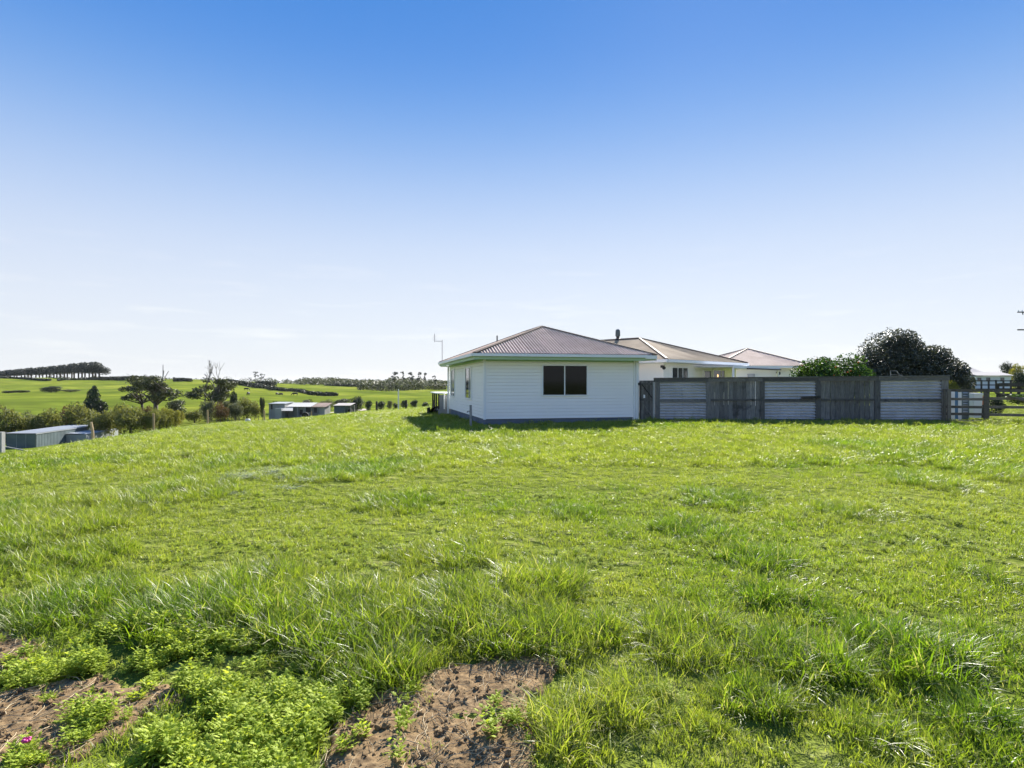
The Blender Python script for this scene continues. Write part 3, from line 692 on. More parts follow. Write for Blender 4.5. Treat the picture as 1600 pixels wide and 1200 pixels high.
MB().add([(-wd * .85, -.2, .05), (wd * .85, -.2, .05), (wd * .85, .2, .05), (-wd * .85, .2, .05), (-wd, -.25, h_ - .1), (wd, -.25, h_ - .1), (wd, .25, h_ - .1), (-wd, .25, h_ - .1)],
         [(3, 2, 1, 0), (4, 5, 6, 7), (0, 1, 5, 4), (1, 2, 6, 5), (2, 3, 7, 6), (3, 0, 4, 7)]).build('body', 'old_white', r_, FM)
MB().box(-wd * 1.05, wd * 1.05, -.28, .28, h_ - .1, h_ - .03).build('lid', 'old_white', r_, FM)
P = at(1534, 26); q_ = empty('flower_pot', P); tag(q_, 'terracotta pot on a dark stand behind the rail gate', 'pot'); FM = Matrix.Translation(P)
MB().tube([(0, 0, 0), (0, 0, .55)], .16, 10).build('stand', 'dark_post', q_, FM)
MB().tube([(0, 0, .56), (0, 0, .85), (0, 0, .86), (0, 0, .93)], [.11, .16, .19, .19], 12).build('pot', 'terracotta', q_, FM)
# pale wire frame showing over the fence
P = at(1400, 27.5); q_ = empty('metal_frame', P); tag(q_, 'pale thin metal frame just showing above the fence top below the dark tree', 'frame')
zt = CAMZ - (579 - HY) / F * 27.5 - P.z; FM = Matrix.Translation(P)
MB().tube([(-.25, 0, 0), (-.25, 0, zt), (.03, 0, zt - .02), (.16, 0, zt - .2), (.4, 0, zt - .28), (.4, 0, 0)], .018, 6).build('tube_frame', 'grey_post', q_, FM)
MB().tube([(-.25, .0, zt - .18), (.3, 0, zt - .2)], .012, 6).build('cross_bar', 'grey_post', q_, FM)

# ------------------------------------------------------------------ foliage builders
def leaves(blobs, n, size, seed=0, shell=.45, gap=.0, droop=0.0):
    r = np.random.default_rng(seed); B = np.array(blobs, float)
    wgt = (B[:, 3] * B[:, 4] + B[:, 3] * B[:, 5] + B[:, 4] * B[:, 5]); idx = r.choice(len(B), n, p=wgt / wgt.sum())
    d = r.normal(size=(n, 3)); d /= np.linalg.norm(d, axis=1)[:, None]
    rr = 1 - shell * r.random(n) ** 1.6
    jit = .82 + .36 * fbm(d[:, 0] * 3 + idx * 7.3 + d[:, 2] * 2, d[:, 1] * 3 + d[:, 2] * 4, seed, 3)
    P = B[idx, :3] + d * B[idx, 3:6] * (rr * jit)[:, None]
    if gap > 0:
        kk = fbm(P[:, 0] / (size * 5), (P[:, 1] * .6 + P[:, 2]) / (size * 4), seed + 5, 2) > gap; P = P[kk]; d = d[kk]; n = len(P)
    nrm = d * .7 + r.normal(size=(n, 3)) * .8; nrm /= np.linalg.norm(nrm, axis=1)[:, None]
    t = np.cross(nrm, r.normal(size=(n, 3))); t /= np.linalg.norm(t, axis=1)[:, None] + 1e-9
    bt = np.cross(nrm, t); s = size * (.6 + .8 * r.random(n))[:, None]
    V = np.stack([P - t * s, P + bt * s * .45 + nrm * s * .15, P + t * s, P - bt * s * .45 + nrm * s * .15], 1).reshape(-1, 3)
    q = np.arange(4 * n).reshape(-1, 4)
    f = np.concatenate([q[:, [0, 1, 2]], q[:, [0, 2, 3]]]).ravel()
    return V, f, np.full(2 * n, 3), np.repeat(r.random(n), 4)
def crown_mesh(name, blobs, n, size, mat, seed=0, **k):
    V, f, s, br = leaves(blobs, n, size, seed, **k)
    V[:, 2] = np.maximum(V[:, 2], .02)
    return npmesh(name, V, f, s, mat, {'br': br})
def trunk_mesh(blobs, h0, r0, seed=0, mat='bark', lean=0.0, limbs=6):
    rd = random.Random(seed); m = MB(); top = Vector((lean, 0, h0))
    m.tube([(0, 0, -.5), (lean * .3, 0, h0 * .4), top], [r0 * 1.25, r0, r0 * .75], 8)
    for bl in sorted(blobs, key=lambda q: -q[3])[:limbs]:
        e = Vector(bl[:3]); st = Vector((lean * .6, 0, h0 * rd.uniform(.6, 1)))
        mid = (st + e) / 2 + Vector((rd.uniform(-.15, .15), rd.uniform(-.15, .15), .1 * h0))
        m.tube([st, mid, e, e + (e - mid) * .5], [r0 * .55, r0 * .38, r0 * .2, r0 * .06], 6)
    return m.mesh('trunk', mat, True)
def tree(name, crown_me, trunk_me, loc, label, cat='tree', group=None, rz=0, sc=(1, 1, 1)):
    r = bpy.data.objects.new(name, None); COL.objects.link(r); setT(r, loc, rz, sc)
    tag(r, label, cat, group)
    for nm, me in (('trunk', trunk_me), ('crown', crown_me)):
        if me:
            o = bpy.data.objects.new(nm, me); COL.objects.link(o); o.parent = r
    return r
def blobset(n, rx, rz, zc, br, seed, flat_=.8):
    r = random.Random(seed); out = [(0, 0, zc, rx * .62, rx * .62, rz * .72), (0, 0, zc * .5, rx * .72, rx * .72, zc * .5)]
    for i in range(n):
        a = 2 * math.pi * i / n * 1.618 + r.random(); e = r.uniform(-.6, 1.0); q = math.cos(e * 1.2)
        s = br * r.uniform(.7, 1.25)
        out.append((rx * .62 * q * math.cos(a), rx * .62 * q * math.sin(a), zc + rz * .62 * math.sin(e * 1.2), s, s, s * flat_))
    return out
# unit prototypes: height 1, half-width .5
def shrub_proto(i, mat):
    bl = blobset(9, .5, .47, .5, .21, 100 + i, .9)
    return crown_mesh('shrub_crown', bl, 3400, .034, mat, 200 + i, shell=.5, gap=.25), trunk_mesh(bl, .4, .03, i)
SH = {k: [shrub_proto(j * 3 + v_, k) for v_ in range(2)] for j, k in enumerate(('leaf_olive', 'leaf_lime', 'leaf_grey', 'leaf_brown', 'leaf_dark', 'leaf_hedge'))}
def gum_proto(i, mat='leaf_gum'):
    r = random.Random(i); bl = []
    for k in range(11):
        a = r.uniform(0, 6.28); q = r.uniform(.05, .36); s = r.uniform(.08, .15)
        bl.append((q * math.cos(a), q * math.sin(a), r.uniform(.42, .92) - q * .25, s * 1.25, s * 1.25, s * .75))
    return crown_mesh('gum_crown', bl, 3600, .024, mat, 300 + i, shell=.8, gap=.35), trunk_mesh(bl, .38, .028, i, limbs=11)
GUM = [gum_proto(3), gum_proto(8)]
def pine_proto(i):
    r = random.Random(i); bl = []
    for k in range(8):
        a = r.uniform(0, 6.28); q = r.uniform(.0, .17); s = r.uniform(.11, .17)
        bl.append((q * math.cos(a), q * math.sin(a), r.uniform(.42, .86), s * 1.2, s * 1.2, s * .9))
    return crown_mesh('pine_crown', bl, 1500, .03, 'leaf_pine', 400 + i, shell=.8, gap=.2), trunk_mesh(bl, .62, .024, i, limbs=5)
PINE = [pine_proto(1), pine_proto(2), pine_proto(5)]
def umbrella_proto(i):
    r = random.Random(i); bl = []
    for k in range(11):
        a = r.uniform(0, 6.28); q = r.uniform(.03, .36); s = r.uniform(.06, .11)
        bl.append((q * math.cos(a), q * math.sin(a), r.uniform(.5, .95), s * 1.4, s * 1.4, s * .6))
    return crown_mesh('tree_crown', bl, 1300, .024, 'leaf_pine', 430 + i, shell=.9, gap=.3), trunk_mesh(bl, .6, .014, i, limbs=6)
UMB = [umbrella_proto(4), umbrella_proto(9)]
def bare_mesh(seed, h=1.0, spread=.4, depth=4, r0=.02, mat='dead_bark', first=.45):
    rd = random.Random(seed); m = MB()
    def br(p, d, ln, r_, k):
        e = p + d * ln; mid = p + d * ln * .5 + Vector((rd.uniform(-1, 1), rd.uniform(-1, 1), rd.uniform(-.3, .6))) * ln * .06
        m.tube([p, mid, e], [r_, r_ * .85, r_ * .65], 5)
        if k > 0:
            for _ in range(rd.choice((2, 3)) if k > 1 else 3):
                nd = (d + Vector((rd.uniform(-1, 1), rd.uniform(-1, 1), rd.uniform(-.2, .7))) * spread * 1.6).normalized()
                br(e - d * ln * rd.uniform(0, .25), nd, ln * rd.uniform(.5, .75), r_ * .6, k - 1)
    br(Vector((0, 0, -.03)), Vector((rd.uniform(-.08, .08), 0, 1)).normalized(), h * first, r0, depth); return m.mesh('branches', mat, True)

# ------------------------------------------------------------------ garden trees beyond the fence
r = random.Random(5)
bl = blobset(16, 2.0, 1.25, 1.95, .62, 77, .85)
P = at(1302, 28.6); ctop = hgt(548, 28.6, P.z)
cme = crown_mesh('citrus_crown', bl, 11000, .075, 'leaf_citrus', 11, shell=.7, gap=.12)
sc_ = ctop / 3.35
ct = tree('citrus_tree', cme, trunk_mesh(bl, 1.2, .09, 3), P, 'glossy green citrus tree with oranges behind the corrugated fence', 'tree', None, 0, (1.02, .9, sc_))
m_or = MB().ball((0, 0, 0), .045, 8, 6).mesh('fruit', 'orange_fruit', True)
for i in range(20):
    c_ = r.choice(bl); a = r.uniform(3.3, 6.1); e_l = r.uniform(-.3, .7)
    o = bpy.data.objects.new('fruit', m_or); COL.objects.link(o); o.parent = ct
    o.location = (c_[0] + c_[3] * math.cos(a) * math.cos(e_l) * .98, c_[1] + c_[4] * math.sin(a) * math.cos(e_l) * .98, c_[2] + c_[5] * math.sin(e_l) * .98)
D_ = 33.5; P = at(1420, D_); wd = (1514 - 1335) / F * D_ / 2; ht_ = hgt(514, D_, P.z)
bl = [(-.9, 0, .62 * ht_, 1.75, 1.7, .37 * ht_), (1.0, .2, .5 * ht_, 1.7, 1.6, .31 * ht_), (0, .2, .45 * ht_, 2.3, 2.0, .4 * ht_), (-2.0, 0, .42 * ht_, 1.0, 1.2, .35 * ht_), (2.3, 0, .36 * ht_, 1.0, 1.2, .27 * ht_), (-.7, -.6, .8 * ht_, .8, .9, .19 * ht_), (-2.7, 0, .5 * ht_, .55, .6, .13 * ht_), (3.0, 0, .34 * ht_, .55, .6, .12 * ht_), (2.6, -.3, .5 * ht_, .45, .5, .1 * ht_), (1.2, -.4, .66 * ht_, .8, .7, .14 * ht_)]
bl += [(x * .55, y * .5, ht_ * z, s, s, s * .8) for x, y, z, s in [(r.uniform(-4.6, 4.6), r.uniform(-3, 2), r.uniform(.4, .8), r.uniform(.35, .62)) for _ in range(20)] if abs(x) / 5.6 + z < 1.25 and not (x > 1 and z > .66)]
cme = crown_mesh('coast_crown', bl, 52000, .066, 'leaf_coast', 12, shell=.68, gap=.27)
tree('evergreen_tree', cme, trunk_mesh(bl, 1.5, .16, 4), P, 'big dark grey-green rounded evergreen rising above the fence', 'tree')
for px, D_, yt, wpx, k, lab in ((1489, 30, 588, 22, 'leaf_lime', 'pale yellowish shrub beside the right end of the tall fence'), (1512, 40, 598, 34, 'leaf_lime', 'low pale garden bush seen above the first rail gate'),
                             (1520, 27, 628, 18, 'leaf_grey', 'low leafy plant in shade behind the first rail gate'), (1556, 29, 620, 26, 'leaf_dark', 'dark low bush behind the braced gate'),
                             (1590, 44, 614, 40, 'leaf_citrus', 'dark green low shrub across the lawn behind the braced gate')):
    P = at(px, D_); h_ = hgt(yt, D_, P.z); wd = wpx / F * D_; me = SH.get(k, [None])[0]
    if me is None:
        bl2 = blobset(8, .5, .47, .5, .21, 55); me = (crown_mesh('bush_crown', bl2, 1500, .05, k, 56, shell=.5, gap=.2), trunk_mesh(bl2, .4, .03, 5))
    tree('garden_shrub', me[0], me[1], P, lab, 'shrub', None, random.random() * 6, (wd, wd, h_))

# ------------------------------------------------------------------ right background: farmhouse, yards, trees, pole
FB = at(1545, 120); o = empty('farmhouse', FB); tag(o, 'distant white farmhouse with pale roofs above the rail gate', 'house'); FM = Matrix.Translation(FB)
def pz(y, D=120): return CAMZ - (y - HY) / F * D - FB.z
def pxo(p, D=120): return (p - 1545) / F * D
MB().box(pxo(1516), pxo(1580), 0, 7, -.5, pz(587.5)).build('wall', 'far_wall', o, FM)
m = MB(); x0, x1 = pxo(1523), pxo(1581.5)
m.add([(x0, -.5, pz(586.5)), (x1, -.5, pz(586.5)), (x1, 2.8, pz(581)), (x0, 2.8, pz(581)), (x0, -.5, pz(587.2)), (x1, -.5, pz(587.2)), (x1, 2.8, pz(582)), (x0, 2.8, pz(582))], [(0, 1, 2, 3), (7, 6, 5, 4), (0, 4, 5, 1), (1, 5, 6, 2), (3, 2, 6, 7), (0, 3, 7, 4)]).build('veranda_roof', 'far_roof', o, FM)
MB().box(pxo(1516), pxo(1554), 2.85, 9, 1, pz(582)).build('upper_wall', 'far_wall', o, FM)
m = MB(); x0, x1 = pxo(1517), pxo(1554.5); m.add([(x0, 2.6, pz(582)), (x1, 2.6, pz(582)), (x1, 6.2, pz(573)), (x0, 6.2, pz(573)), (x0, 9.6, pz(582)), (x1, 9.6, pz(582))], [(0, 1, 2, 3), (3, 2, 5, 4), (0, 3, 4), (1, 5, 2), (0, 4, 5, 1)]).build('roof', 'far_roof', o, FM)
MB().add([(pxo(1515), .5, pz(581.5)), (pxo(1520), .5, pz(581.5)), (pxo(1516), .5, pz(575))], [(0, 1, 2)]).tube([(pxo(1522), 2.5, pz(580)), (pxo(1522), 2.5, pz(576))], .25, 8).build('gable_trim', 'dark_metal', o, FM)
for x in (1527, 1541, 1563): MB().box(pxo(x), pxo(x + 6), -.06, -.01, pz(596), pz(590)).build('window', 'pane_glass', o, FM)
P = at(1505, 135); o = empty('lean_to', P); tag(o, 'pale grey low building left of the distant farmhouse', 'building'); FM = Matrix.Translation(P)
MB().box(-1.9, 1.6, 0, 5, -.4, 2.2).build('wall', 'far_wall', o, FM)
MB().add([(-2.1, -.3, 2.2), (1.8, -.3, 2.2), (1.8, 5.2, 3.1), (-2.1, 5.2, 3.1), (-2.1, -.3, 2.32), (1.8, -.3, 2.32), (1.8, 5.2, 3.22), (-2.1, 5.2, 3.22)], [(0, 3, 2, 1), (4, 5, 6, 7), (0, 1, 5, 4), (2, 3, 7, 6), (1, 2, 6, 5), (3, 0, 4, 7)]).build('roof', 'far_roof', o, FM)
def yard_fence(label, pa, pb, D0, D1, ytop, rails, npost, hrail):
    A = at(pa, D0); B = at(pb, D1); root = empty('yard_fence', A); tag(root, label, 'fence')
    zt = CAMZ - (ytop - HY) / F * D0
    for i in range(npost):
        q = A.lerp(B, i / (npost - 1)); gz = tz(q.x, q.y); MB().box(q.x - .08, q.x + .08, q.y - .08, q.y + .08, gz - .2, zt + .06).build('post', 'dark_post', root, Matrix())
    for k in range(rails):
        z = zt - .06 - k * (zt - A.z - .1) / rails; MB().beam((A.x, A.y - .1, z), (B.x, B.y - .1, z), .05, hrail).build('rail', 'dark_post', root, Matrix())
yard_fence('dark timber yard fence in front of the distant farmhouse', 1500, 1640, 85, 80, 594.5, 3, 13, .14)
yard_fence('dark rail fence across the lawn behind the braced gate', 1559, 1660, 52, 50, 600, 3, 4, .3)
me = bare_mesh(12, 1, .45, 5, .04, 'dead_bark', .34)
P = at(1574, 150); h_ = hgt(552, 150, P.z); tree('bare_tree', None, me, P, 'leafless grey tree behind the distant farmhouse', 'tree', None, 0, (h_ * .8, h_ * .8, h_))
for px, D_, yt, wpx, k, v_, lab in ((1573, 142, 564, 20, 'leaf_hedge', 0, 'dark conical shrub tree at the right end of the distant farmhouse'), (1590, 125, 565, 24, 'leaf_lime', 1, 'yellow green tree at the right edge beyond the farmhouse'), (1594, 105, 580, 26, 'leaf_dark', 0, 'dark low tree at the right edge above the yard fence')):
    P = at(px, D_); h_ = hgt(yt, D_, P.z); wd = wpx / F * D_; tree('garden_tree', SH[k][v_][0], SH[k][v_][1], P, lab, 'tree', None, px, (wd, wd, h_))
P = at(1611, 60); o = empty('power_pole', P); tag(o, 'power pole with two crossarms at the right edge', 'power pole'); FM = Matrix.Translation(P)
za, zb = CAMZ + (HY - 488) / F * 60 - P.z, CAMZ + (HY - 515.5) / F * 60 - P.z
MB().tube([(0, 0, -.3), (0, 0, za + .6)], [.15, .10], 10).build('pole', 'grey_post', o, FM)
for z, hh in ((za, .1), (zb, .12)):
    MB().box(-1.45, 1.45, -.2, -.1, z - hh / 2, z + hh / 2).build('crossarm', 'dark_post', o, FM)
for x in (-1.35, -1.0, 1.0, 1.35): MB().tube([(x, -.15, za + .05), (x, -.15, za + .2)], [.05, .03], 6).build('insulator', 'old_white', o, FM)
MB().box(-.97, -.92, -.2, -.12, za - .25, za).build('fuse', 'dark_metal', o, FM)

# ------------------------------------------------------------------ fence posts along the crest of the paddock
cp = [(2, 33, 675, 'thick grey timber post at the left edge of the photo', 'grey_post', .12), (146, 40, 659.5, 'leaning pale timber post in front of the blue green shed', 'post_wood', .085),
      (240.5, 42.5, 646, 'pale timber post standing left of the gum trees on the paddock crest', 'post_wood', .075), (324.5, 50, 641, 'pale timber post below the two dead tree tops', 'post_wood', .075),
      (413, 58, 641, 'weathered timber post at the left end of the farm shed', 'post_wood', .08), (486.5, 66, 642.5, 'short timber post in front of the farm shed roof', 'post_wood', .07),
      (556, 60, 631, 'slim dark post right of the small shed', 'dark_post', .07), (588.5, 57, 627, 'dark post between small shed and white pole', 'dark_post', .10),
      (634.5, 57, 625, 'thick dark post right of the white pole', 'dark_post', .10), (676.5, 54, 625, 'dark post nearest the deck of the house', 'dark_post', .09),
      (615, 58, 638, 'very short dark stump post left of the white pole', 'dark_post', .07), (670, 56, 635, 'short thin stake left of the post by the deck', 'dark_post', .05)]
for px, D_, yt, lab, mt, hwid in cp:
    P = at(px, D_); h_ = hgt(yt, D_, P.z); lean = .12 if 'leaning' in lab else random.uniform(-.03, .03)
    m = MB(); a_ = hwid
    if mt in ('post_wood', 'dark_post'):
        m.tube([(0, 0, -.3), (lean * -.3 * h_, 0, h_ * .5), (-lean * h_, 0, h_ - .02), (-lean * h_, 0, h_)], [a_, a_ * .97, a_ * .93, a_ * .8], 9)
    else: m.box(-a_, a_, -a_, a_, -.3, h_)
    o = m.build('fence_post', mt, None, Matrix.Translation(P)); tag(o, lab, 'post', 'posts along the paddock crest')
P = at(622.5, 55); h_ = hgt(608, 55, P.z); o = MB().tube([(0, 0, -.2), (0, 0, h_)], [.065, .05], 10).build('white_pole', 'old_white', None, Matrix.Translation(P)); tag(o, 'slim white pole standing alone at the edge of the gravel', 'pole')
# fallen rail beside the left post
A = at(6, 36); B = at(46, 62); A.z = ray(6, 698, 36).z - .0; 
# line of thin stakes in the field before the farm shed
for i, px in enumerate(range(338, 412, 6)):
    P = at(px, 78 + i * 1.2); o = MB().tube([(0, 0, -.2), (0, 0, 1.05)], .035, 6).build('fence_stake', 'dark_post', None, Matrix.Translation(P)); tag(o, 'thin dark stake in the row left of the farm shed', 'stake', 'stakes in a row left of the farm shed')

# ------------------------------------------------------------------ blue green shed below the crest
D_ = 90; A = ray(56, 0, D_); zb = ray(0, 702, D_).z; zt = ray(0, 677, D_).z; A.z = zb
SD = empty('long_shed', A); tag(SD, 'long flat roofed blue green shed below the paddock at far left', 'shed')
dv = Vector((-.18, .98, 0)).normalized(); Ls = 20.0; wv = Vector((-1, -.0, 0)); Ww = 3.9
yaw = math.atan2(dv.y, dv.x); FM = Matrix.Translation(A) @ Matrix.Rotation(yaw, 4, 'Z'); hh = zt - zb   # +x along length, +y to the left
MB().box(.05, Ls, .0, Ww, -1, hh - .06).build('wall', 'shed_side', SD, FM)
m = MB(); corrugated(m, (-.15, -.12, hh), (1, 0, 0), (0, 1, .02), [(0, 0), (Ls + .3, 0), (Ls + .3, Ww + .3), (0, Ww + .3)], .3, .02); m.build('roof', 'shed_roof', SD, FM, True)
MB().box(-.1, Ls + .1, -.1, -.04, hh - .16, hh - .03).build('fascia', 'pale_tin', SD, FM)
for i, (y0, y1) in enumerate(((.08, 1.28), (1.33, 2.5), (2.55, 3.82))): MB().box(.0, .045, y0, y1, .05, hh - .12).build('door', 'shed_side', SD, FM)
for y in (1.28, 2.5): MB().box(-.03, .045, y, y + .05, .05, hh - .1).build('door_post', 'pale_tin', SD, FM)
m = MB()
for i in range(49): m.box(.2 + i * .4, .3 + i * .4, -.03, .0, -.5, hh - .17)
m.build('wall_rib', 'shed_side', SD, FM)['kind'] = 'stuff'
LT = empty('low_tank_shed', FM @ Vector((9, -2.2, 0))); tag(LT, 'low pale blue tin lean-to beside the long shed', 'shed')
MB().box(8.2, 19.5, -3.0, -.06, -1, hh * .62).build('wall', 'pale_tin', LT, FM)
m = MB(); corrugated(m, (8.1, -3.1, hh * .64), (1, 0, 0), (0, 1, .06), [(0, 0), (11.6, 0), (11.6, 3.0), (0, 3.0)], .3, .02); m.build('roof', 'shed_roof', LT, FM, True)
A = ray(5, 697.5, 80); B = ray(46, 705, 80); o = MB().beam(A, B, .12, .12); o = o.beam(A, A - Vector((0, 0, .8)), .1, .1, (1, 0, 0)).beam(B, B - Vector((0, 0, .8)), .1, .1, (1, 0, 0)).build('low_rail', 'grey_post', None, Matrix()); tag(o, 'low pale rail on short posts in front of the long shed', 'rail')

# ------------------------------------------------------------------ farm shed in the middle distance
D_ = 112; A = at(445, D_); FS = empty('farm_shed', A); tag(FS, 'old grey farm shed with patched pale and rusty roof', 'shed'); FM = Matrix.Translation(Vector((A.x, A.y, 0)))
def fx(p, D=D_): return (p - 445) / F * D
def fz(y, D=D_): return CAMZ - (y - HY) / F * D
zb = A.z - .6
MB().box(fx(415), fx(440), 1.5, 6, zb, fz(631)).build('tall_wall', 'farm_wall', FS, FM)
MB().add([(fx(414), 1.3, fz(630.8)), (fx(441), 1.3, fz(630.8)), (fx(441), 6.2, fz(629.5)), (fx(414), 6.2, fz(629.5)), (fx(414), 1.3, fz(631.6)), (fx(441), 1.3, fz(631.6)), (fx(441), 6.2, fz(630.3)), (fx(414), 6.2, fz(630.3))], [(0, 1, 2, 3), (7, 6, 5, 4), (0, 4, 5, 1), (1, 5, 6, 2), (2, 6, 7, 3), (3, 7, 4, 0)]).build('tall_roof', 'shed_roof', FS, FM)
MB().box(fx(431), fx(441), -.5, 1.45, zb, fz(638)).build('porch_wall', 'pale_tin', FS, FM)
MB().box(fx(442), fx(501), 2.5, 6, zb, fz(635.5)).build('wall', 'farm_wall', FS, FM)
for p, q, mt in ((440.5, 450, 'farm_roof'), (450, 460, 'farm_roof'), (460, 470, 'farm_roof'), (470, 481, 'farm_roof'), (481, 493, 'rust_roof'), (493, 504.5, 'rust_roof')):
    m = MB(); dz = .02 if mt == 'farm_roof' else -.02
    corrugated(m, (fx(p), 1.9, fz(636.3) + dz), (1, 0, 0), (0, 4, .62), [(0, 0), (fx(q) - fx(p), 0), (fx(q) - fx(p), 4.2), (0, 4.2)], .3, .03); m.build('roof_sheet', mt, FS, FM, True)
m = MB(); corrugated(m, (fx(440.5), -.2, fz(641.8)), (1, 0, 0), (0, 2.1, .55), [(0, 0), (fx(458) - fx(440.5), 0), (fx(452) - fx(440.5), 2.2), (0, 2.2)], .3, .03); m.build('awning', 'farm_roof', FS, FM, True)
for p in (458, 470, 480, 490): MB().box(fx(p), fx(p) + .18, 2.0, 2.2, zb, fz(636.5)).build('post', 'grey_post', FS, FM)
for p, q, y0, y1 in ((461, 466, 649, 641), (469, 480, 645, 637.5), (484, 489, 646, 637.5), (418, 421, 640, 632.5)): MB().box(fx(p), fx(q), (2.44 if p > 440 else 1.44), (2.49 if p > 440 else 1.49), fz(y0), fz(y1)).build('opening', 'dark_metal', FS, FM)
for p, q in ((490, 495), (495.3, 501)): MB().box(fx(p), fx(q), 2.42, 2.49, zb + .3, fz(637)).build('wall_sheet', 'pale_tin', FS, FM)
A = at(535, 115); SS = empty('small_shed', A); tag(SS, 'small open fronted shed right of the farm shed', 'shed'); FM = Matrix.Translation(Vector((A.x, A.y, 0)))
def fx(p, D=115): return (p - 535) / F * D
zb = A.z - .5
MB().box(fx(522), fx(539), 0, 3, zb, fz(633.8, 115)).build('wall', 'shed_side', SS, FM)
MB().box(fx(539), fx(548), 2.8, 3, zb, fz(633.8, 115)).build('rear_wall', 'farm_wall', SS, FM)
MB().box(fx(547), fx(548), 0, .15, zb, fz(633.8, 115)).build('post', 'grey_post', SS, FM)
MB().box(fx(541), fx(547), 1.0, 1.6, zb, fz(640, 115)).build('stored_bale', 'dark_post', SS, FM)
m = MB(); corrugated(m, (fx(521), -.4, fz(633.5, 115)), (1, 0, 0), (0, 4, .35), [(0, 0), (fx(549) - fx(521), 0), (fx(549) - fx(521), 4), (0, 4)], .3, .03); m.build('roof', 'small_roof', SS, FM, True)
P = at(387, 95); o = empty('water_trough', P); tag(o, 'small white water tank in the grass left of the farm shed', 'tank')
MB().tube([(0, 0, -.1), (0, 0, .55), (0, 0, .62)], [.4, .4, .36], 14).build('tank', 'old_white', o, Matrix.Translation(P)); MB().tube([(0, 0, .62), (0, 0, .68)], [.38, .3], 14).build('lid', 'old_white', o, Matrix.Translation(P))
P = at(477, 96); o = empty('tyre', P); tag(o, 'black tractor tyre standing before the farm shed', 'tyre'); m = MB(); N = 16
for i in range(N):
    a0, a1 = 2 * math.pi * i / N, 2 * math.pi * (i + 1) / N
    m.beam((math.cos(a0) * .42, 0, .5 + math.sin(a0) * .42), (math.cos(a1) * .42, 0, .5 + math.sin(a1) * .42), .22, .2, (0, 1, 0))
m.build('tread', 'black_rubber', o, Matrix.Translation(P)); MB().tube([(0, -.06, .5), (0, .06, .5)], .3, 12).build('rim', 'dark_metal', o, Matrix.Translation(P))

# ------------------------------------------------------------------ valley shrubs and trees
VS = [  # px, depth, y top, width px, leaf, label
 (10, 104, 630, 48, 'leaf_olive', 'big olive shrub at the left edge beside the long shed'), (48, 110, 640, 34, 'leaf_grey', 'greyish shrub directly behind the near end of the long shed'),
 (70, 107, 635, 46, 'leaf_olive', 'round olive shrub behind the middle of the long shed'), (104, 112, 632, 36, 'leaf_brown', 'brown leaved shrub behind the far end of the long shed'),
 (128, 109, 625, 52, 'leaf_olive', 'largest rounded olive shrub behind the leaning post'), (163, 106, 633, 40, 'leaf_olive', 'olive shrub right of the leaning post'), (183, 112, 629, 30, 'leaf_lime', 'yellowish shrub right of the long shed'),
 (204, 106, 625, 50, 'leaf_olive', 'wide olive shrub left of the reddish shrub'), (228, 110, 632, 22, 'leaf_brown', 'reddish brown shrub behind the pale crest post'), (236, 108, 633, 24, 'leaf_olive', 'olive shrub with pale rim right of the reddish shrub'),
 (249, 112, 637, 20, 'leaf_olive', 'small rounded bush just right of the pale crest post'), (260, 114, 634, 22, 'leaf_lime', 'tall narrow bush below the right gum crown'), (274, 116, 638, 18, 'leaf_lime', 'small yellow green bush at the end of the row'), (281, 122, 640, 14, 'leaf_lime', 'smallest bright bush right end of the rounded row'),
 (276, 138, 622, 34, 'leaf_gum', 'dark grey shrub under the right side of the left gum tree'), (304, 128, 637, 30, 'leaf_olive', 'low shrub in the gap between the two gum trees'),
 (326, 124, 621, 26, 'leaf_grey', 'grey green shrub below the two dead tree tops'), (345, 124, 627, 24, 'leaf_brown', 'brownish shrub right of the grey green one'), (356, 134, 622, 26, 'leaf_grey', 'pale grey shrub under the right gum tree'),
 (368, 128, 624, 24, 'leaf_grey', 'pale shrub beside the narrow dark conifer'), (386, 134, 618, 30, 'leaf_olive', 'rounded shrub left of the slim column tree'), (400, 130, 627, 18, 'leaf_olive', 'small shrub right below the slim column tree'),
 (436, 150, 626, 36, 'leaf_hedge', 'low dark shrub behind the tall end of the farm shed'), (462, 150, 627, 40, 'leaf_hedge', 'low brownish hedge shrub behind the farm shed roof'), (483, 148, 623, 24, 'leaf_hedge', 'dark bush above the patched roof'),
 (512, 150, 623, 22, 'leaf_grey', 'grey green bush between the two sheds'), (535, 155, 622, 28, 'leaf_hedge', 'dark bush behind the small shed'), (558, 125, 618, 24, 'leaf_dark', 'dark round bush right of the small shed'),
 (576, 128, 625, 12, 'leaf_dark', 'small dark bush left of the dark post by the white pole'), (595, 132, 626, 15, 'leaf_dark', 'open dark bush left of the white pole'), (609, 134, 624, 10, 'leaf_grey', 'thin small tree left of the white pole'), (618, 134, 629, 9, 'leaf_dark', 'tiny dark bush at the foot of the white pole'),
 (631, 134, 625, 13, 'leaf_dark', 'dark bush behind the thick dark post'), (647, 134, 624, 14, 'leaf_dark', 'round dark bush right of the thick dark post'), (665, 132, 628, 12, 'leaf_dark', 'low dark bush left of the deck'),
 (32, 285, 609, 26, 'leaf_hedge', 'far dark scrub clump on the left hillside'), (80, 280, 603, 30, 'leaf_hedge', 'far grey scrub bush above the bright field'), (110, 285, 608, 26, 'leaf_grey', 'far pale scrub left of the dark conifer'), (13, 285, 610, 18, 'leaf_hedge', 'far dark scrub at the left edge of the hillside')]
bl_g = blobset(9, .5, .47, .5, .2, 333); SH['leaf_gum'] = [(crown_mesh('shrub_crown', bl_g, 3000, .034, 'leaf_gum', 334, shell=.6, gap=.3), trunk_mesh(bl_g, .4, .03, 9))] * 2
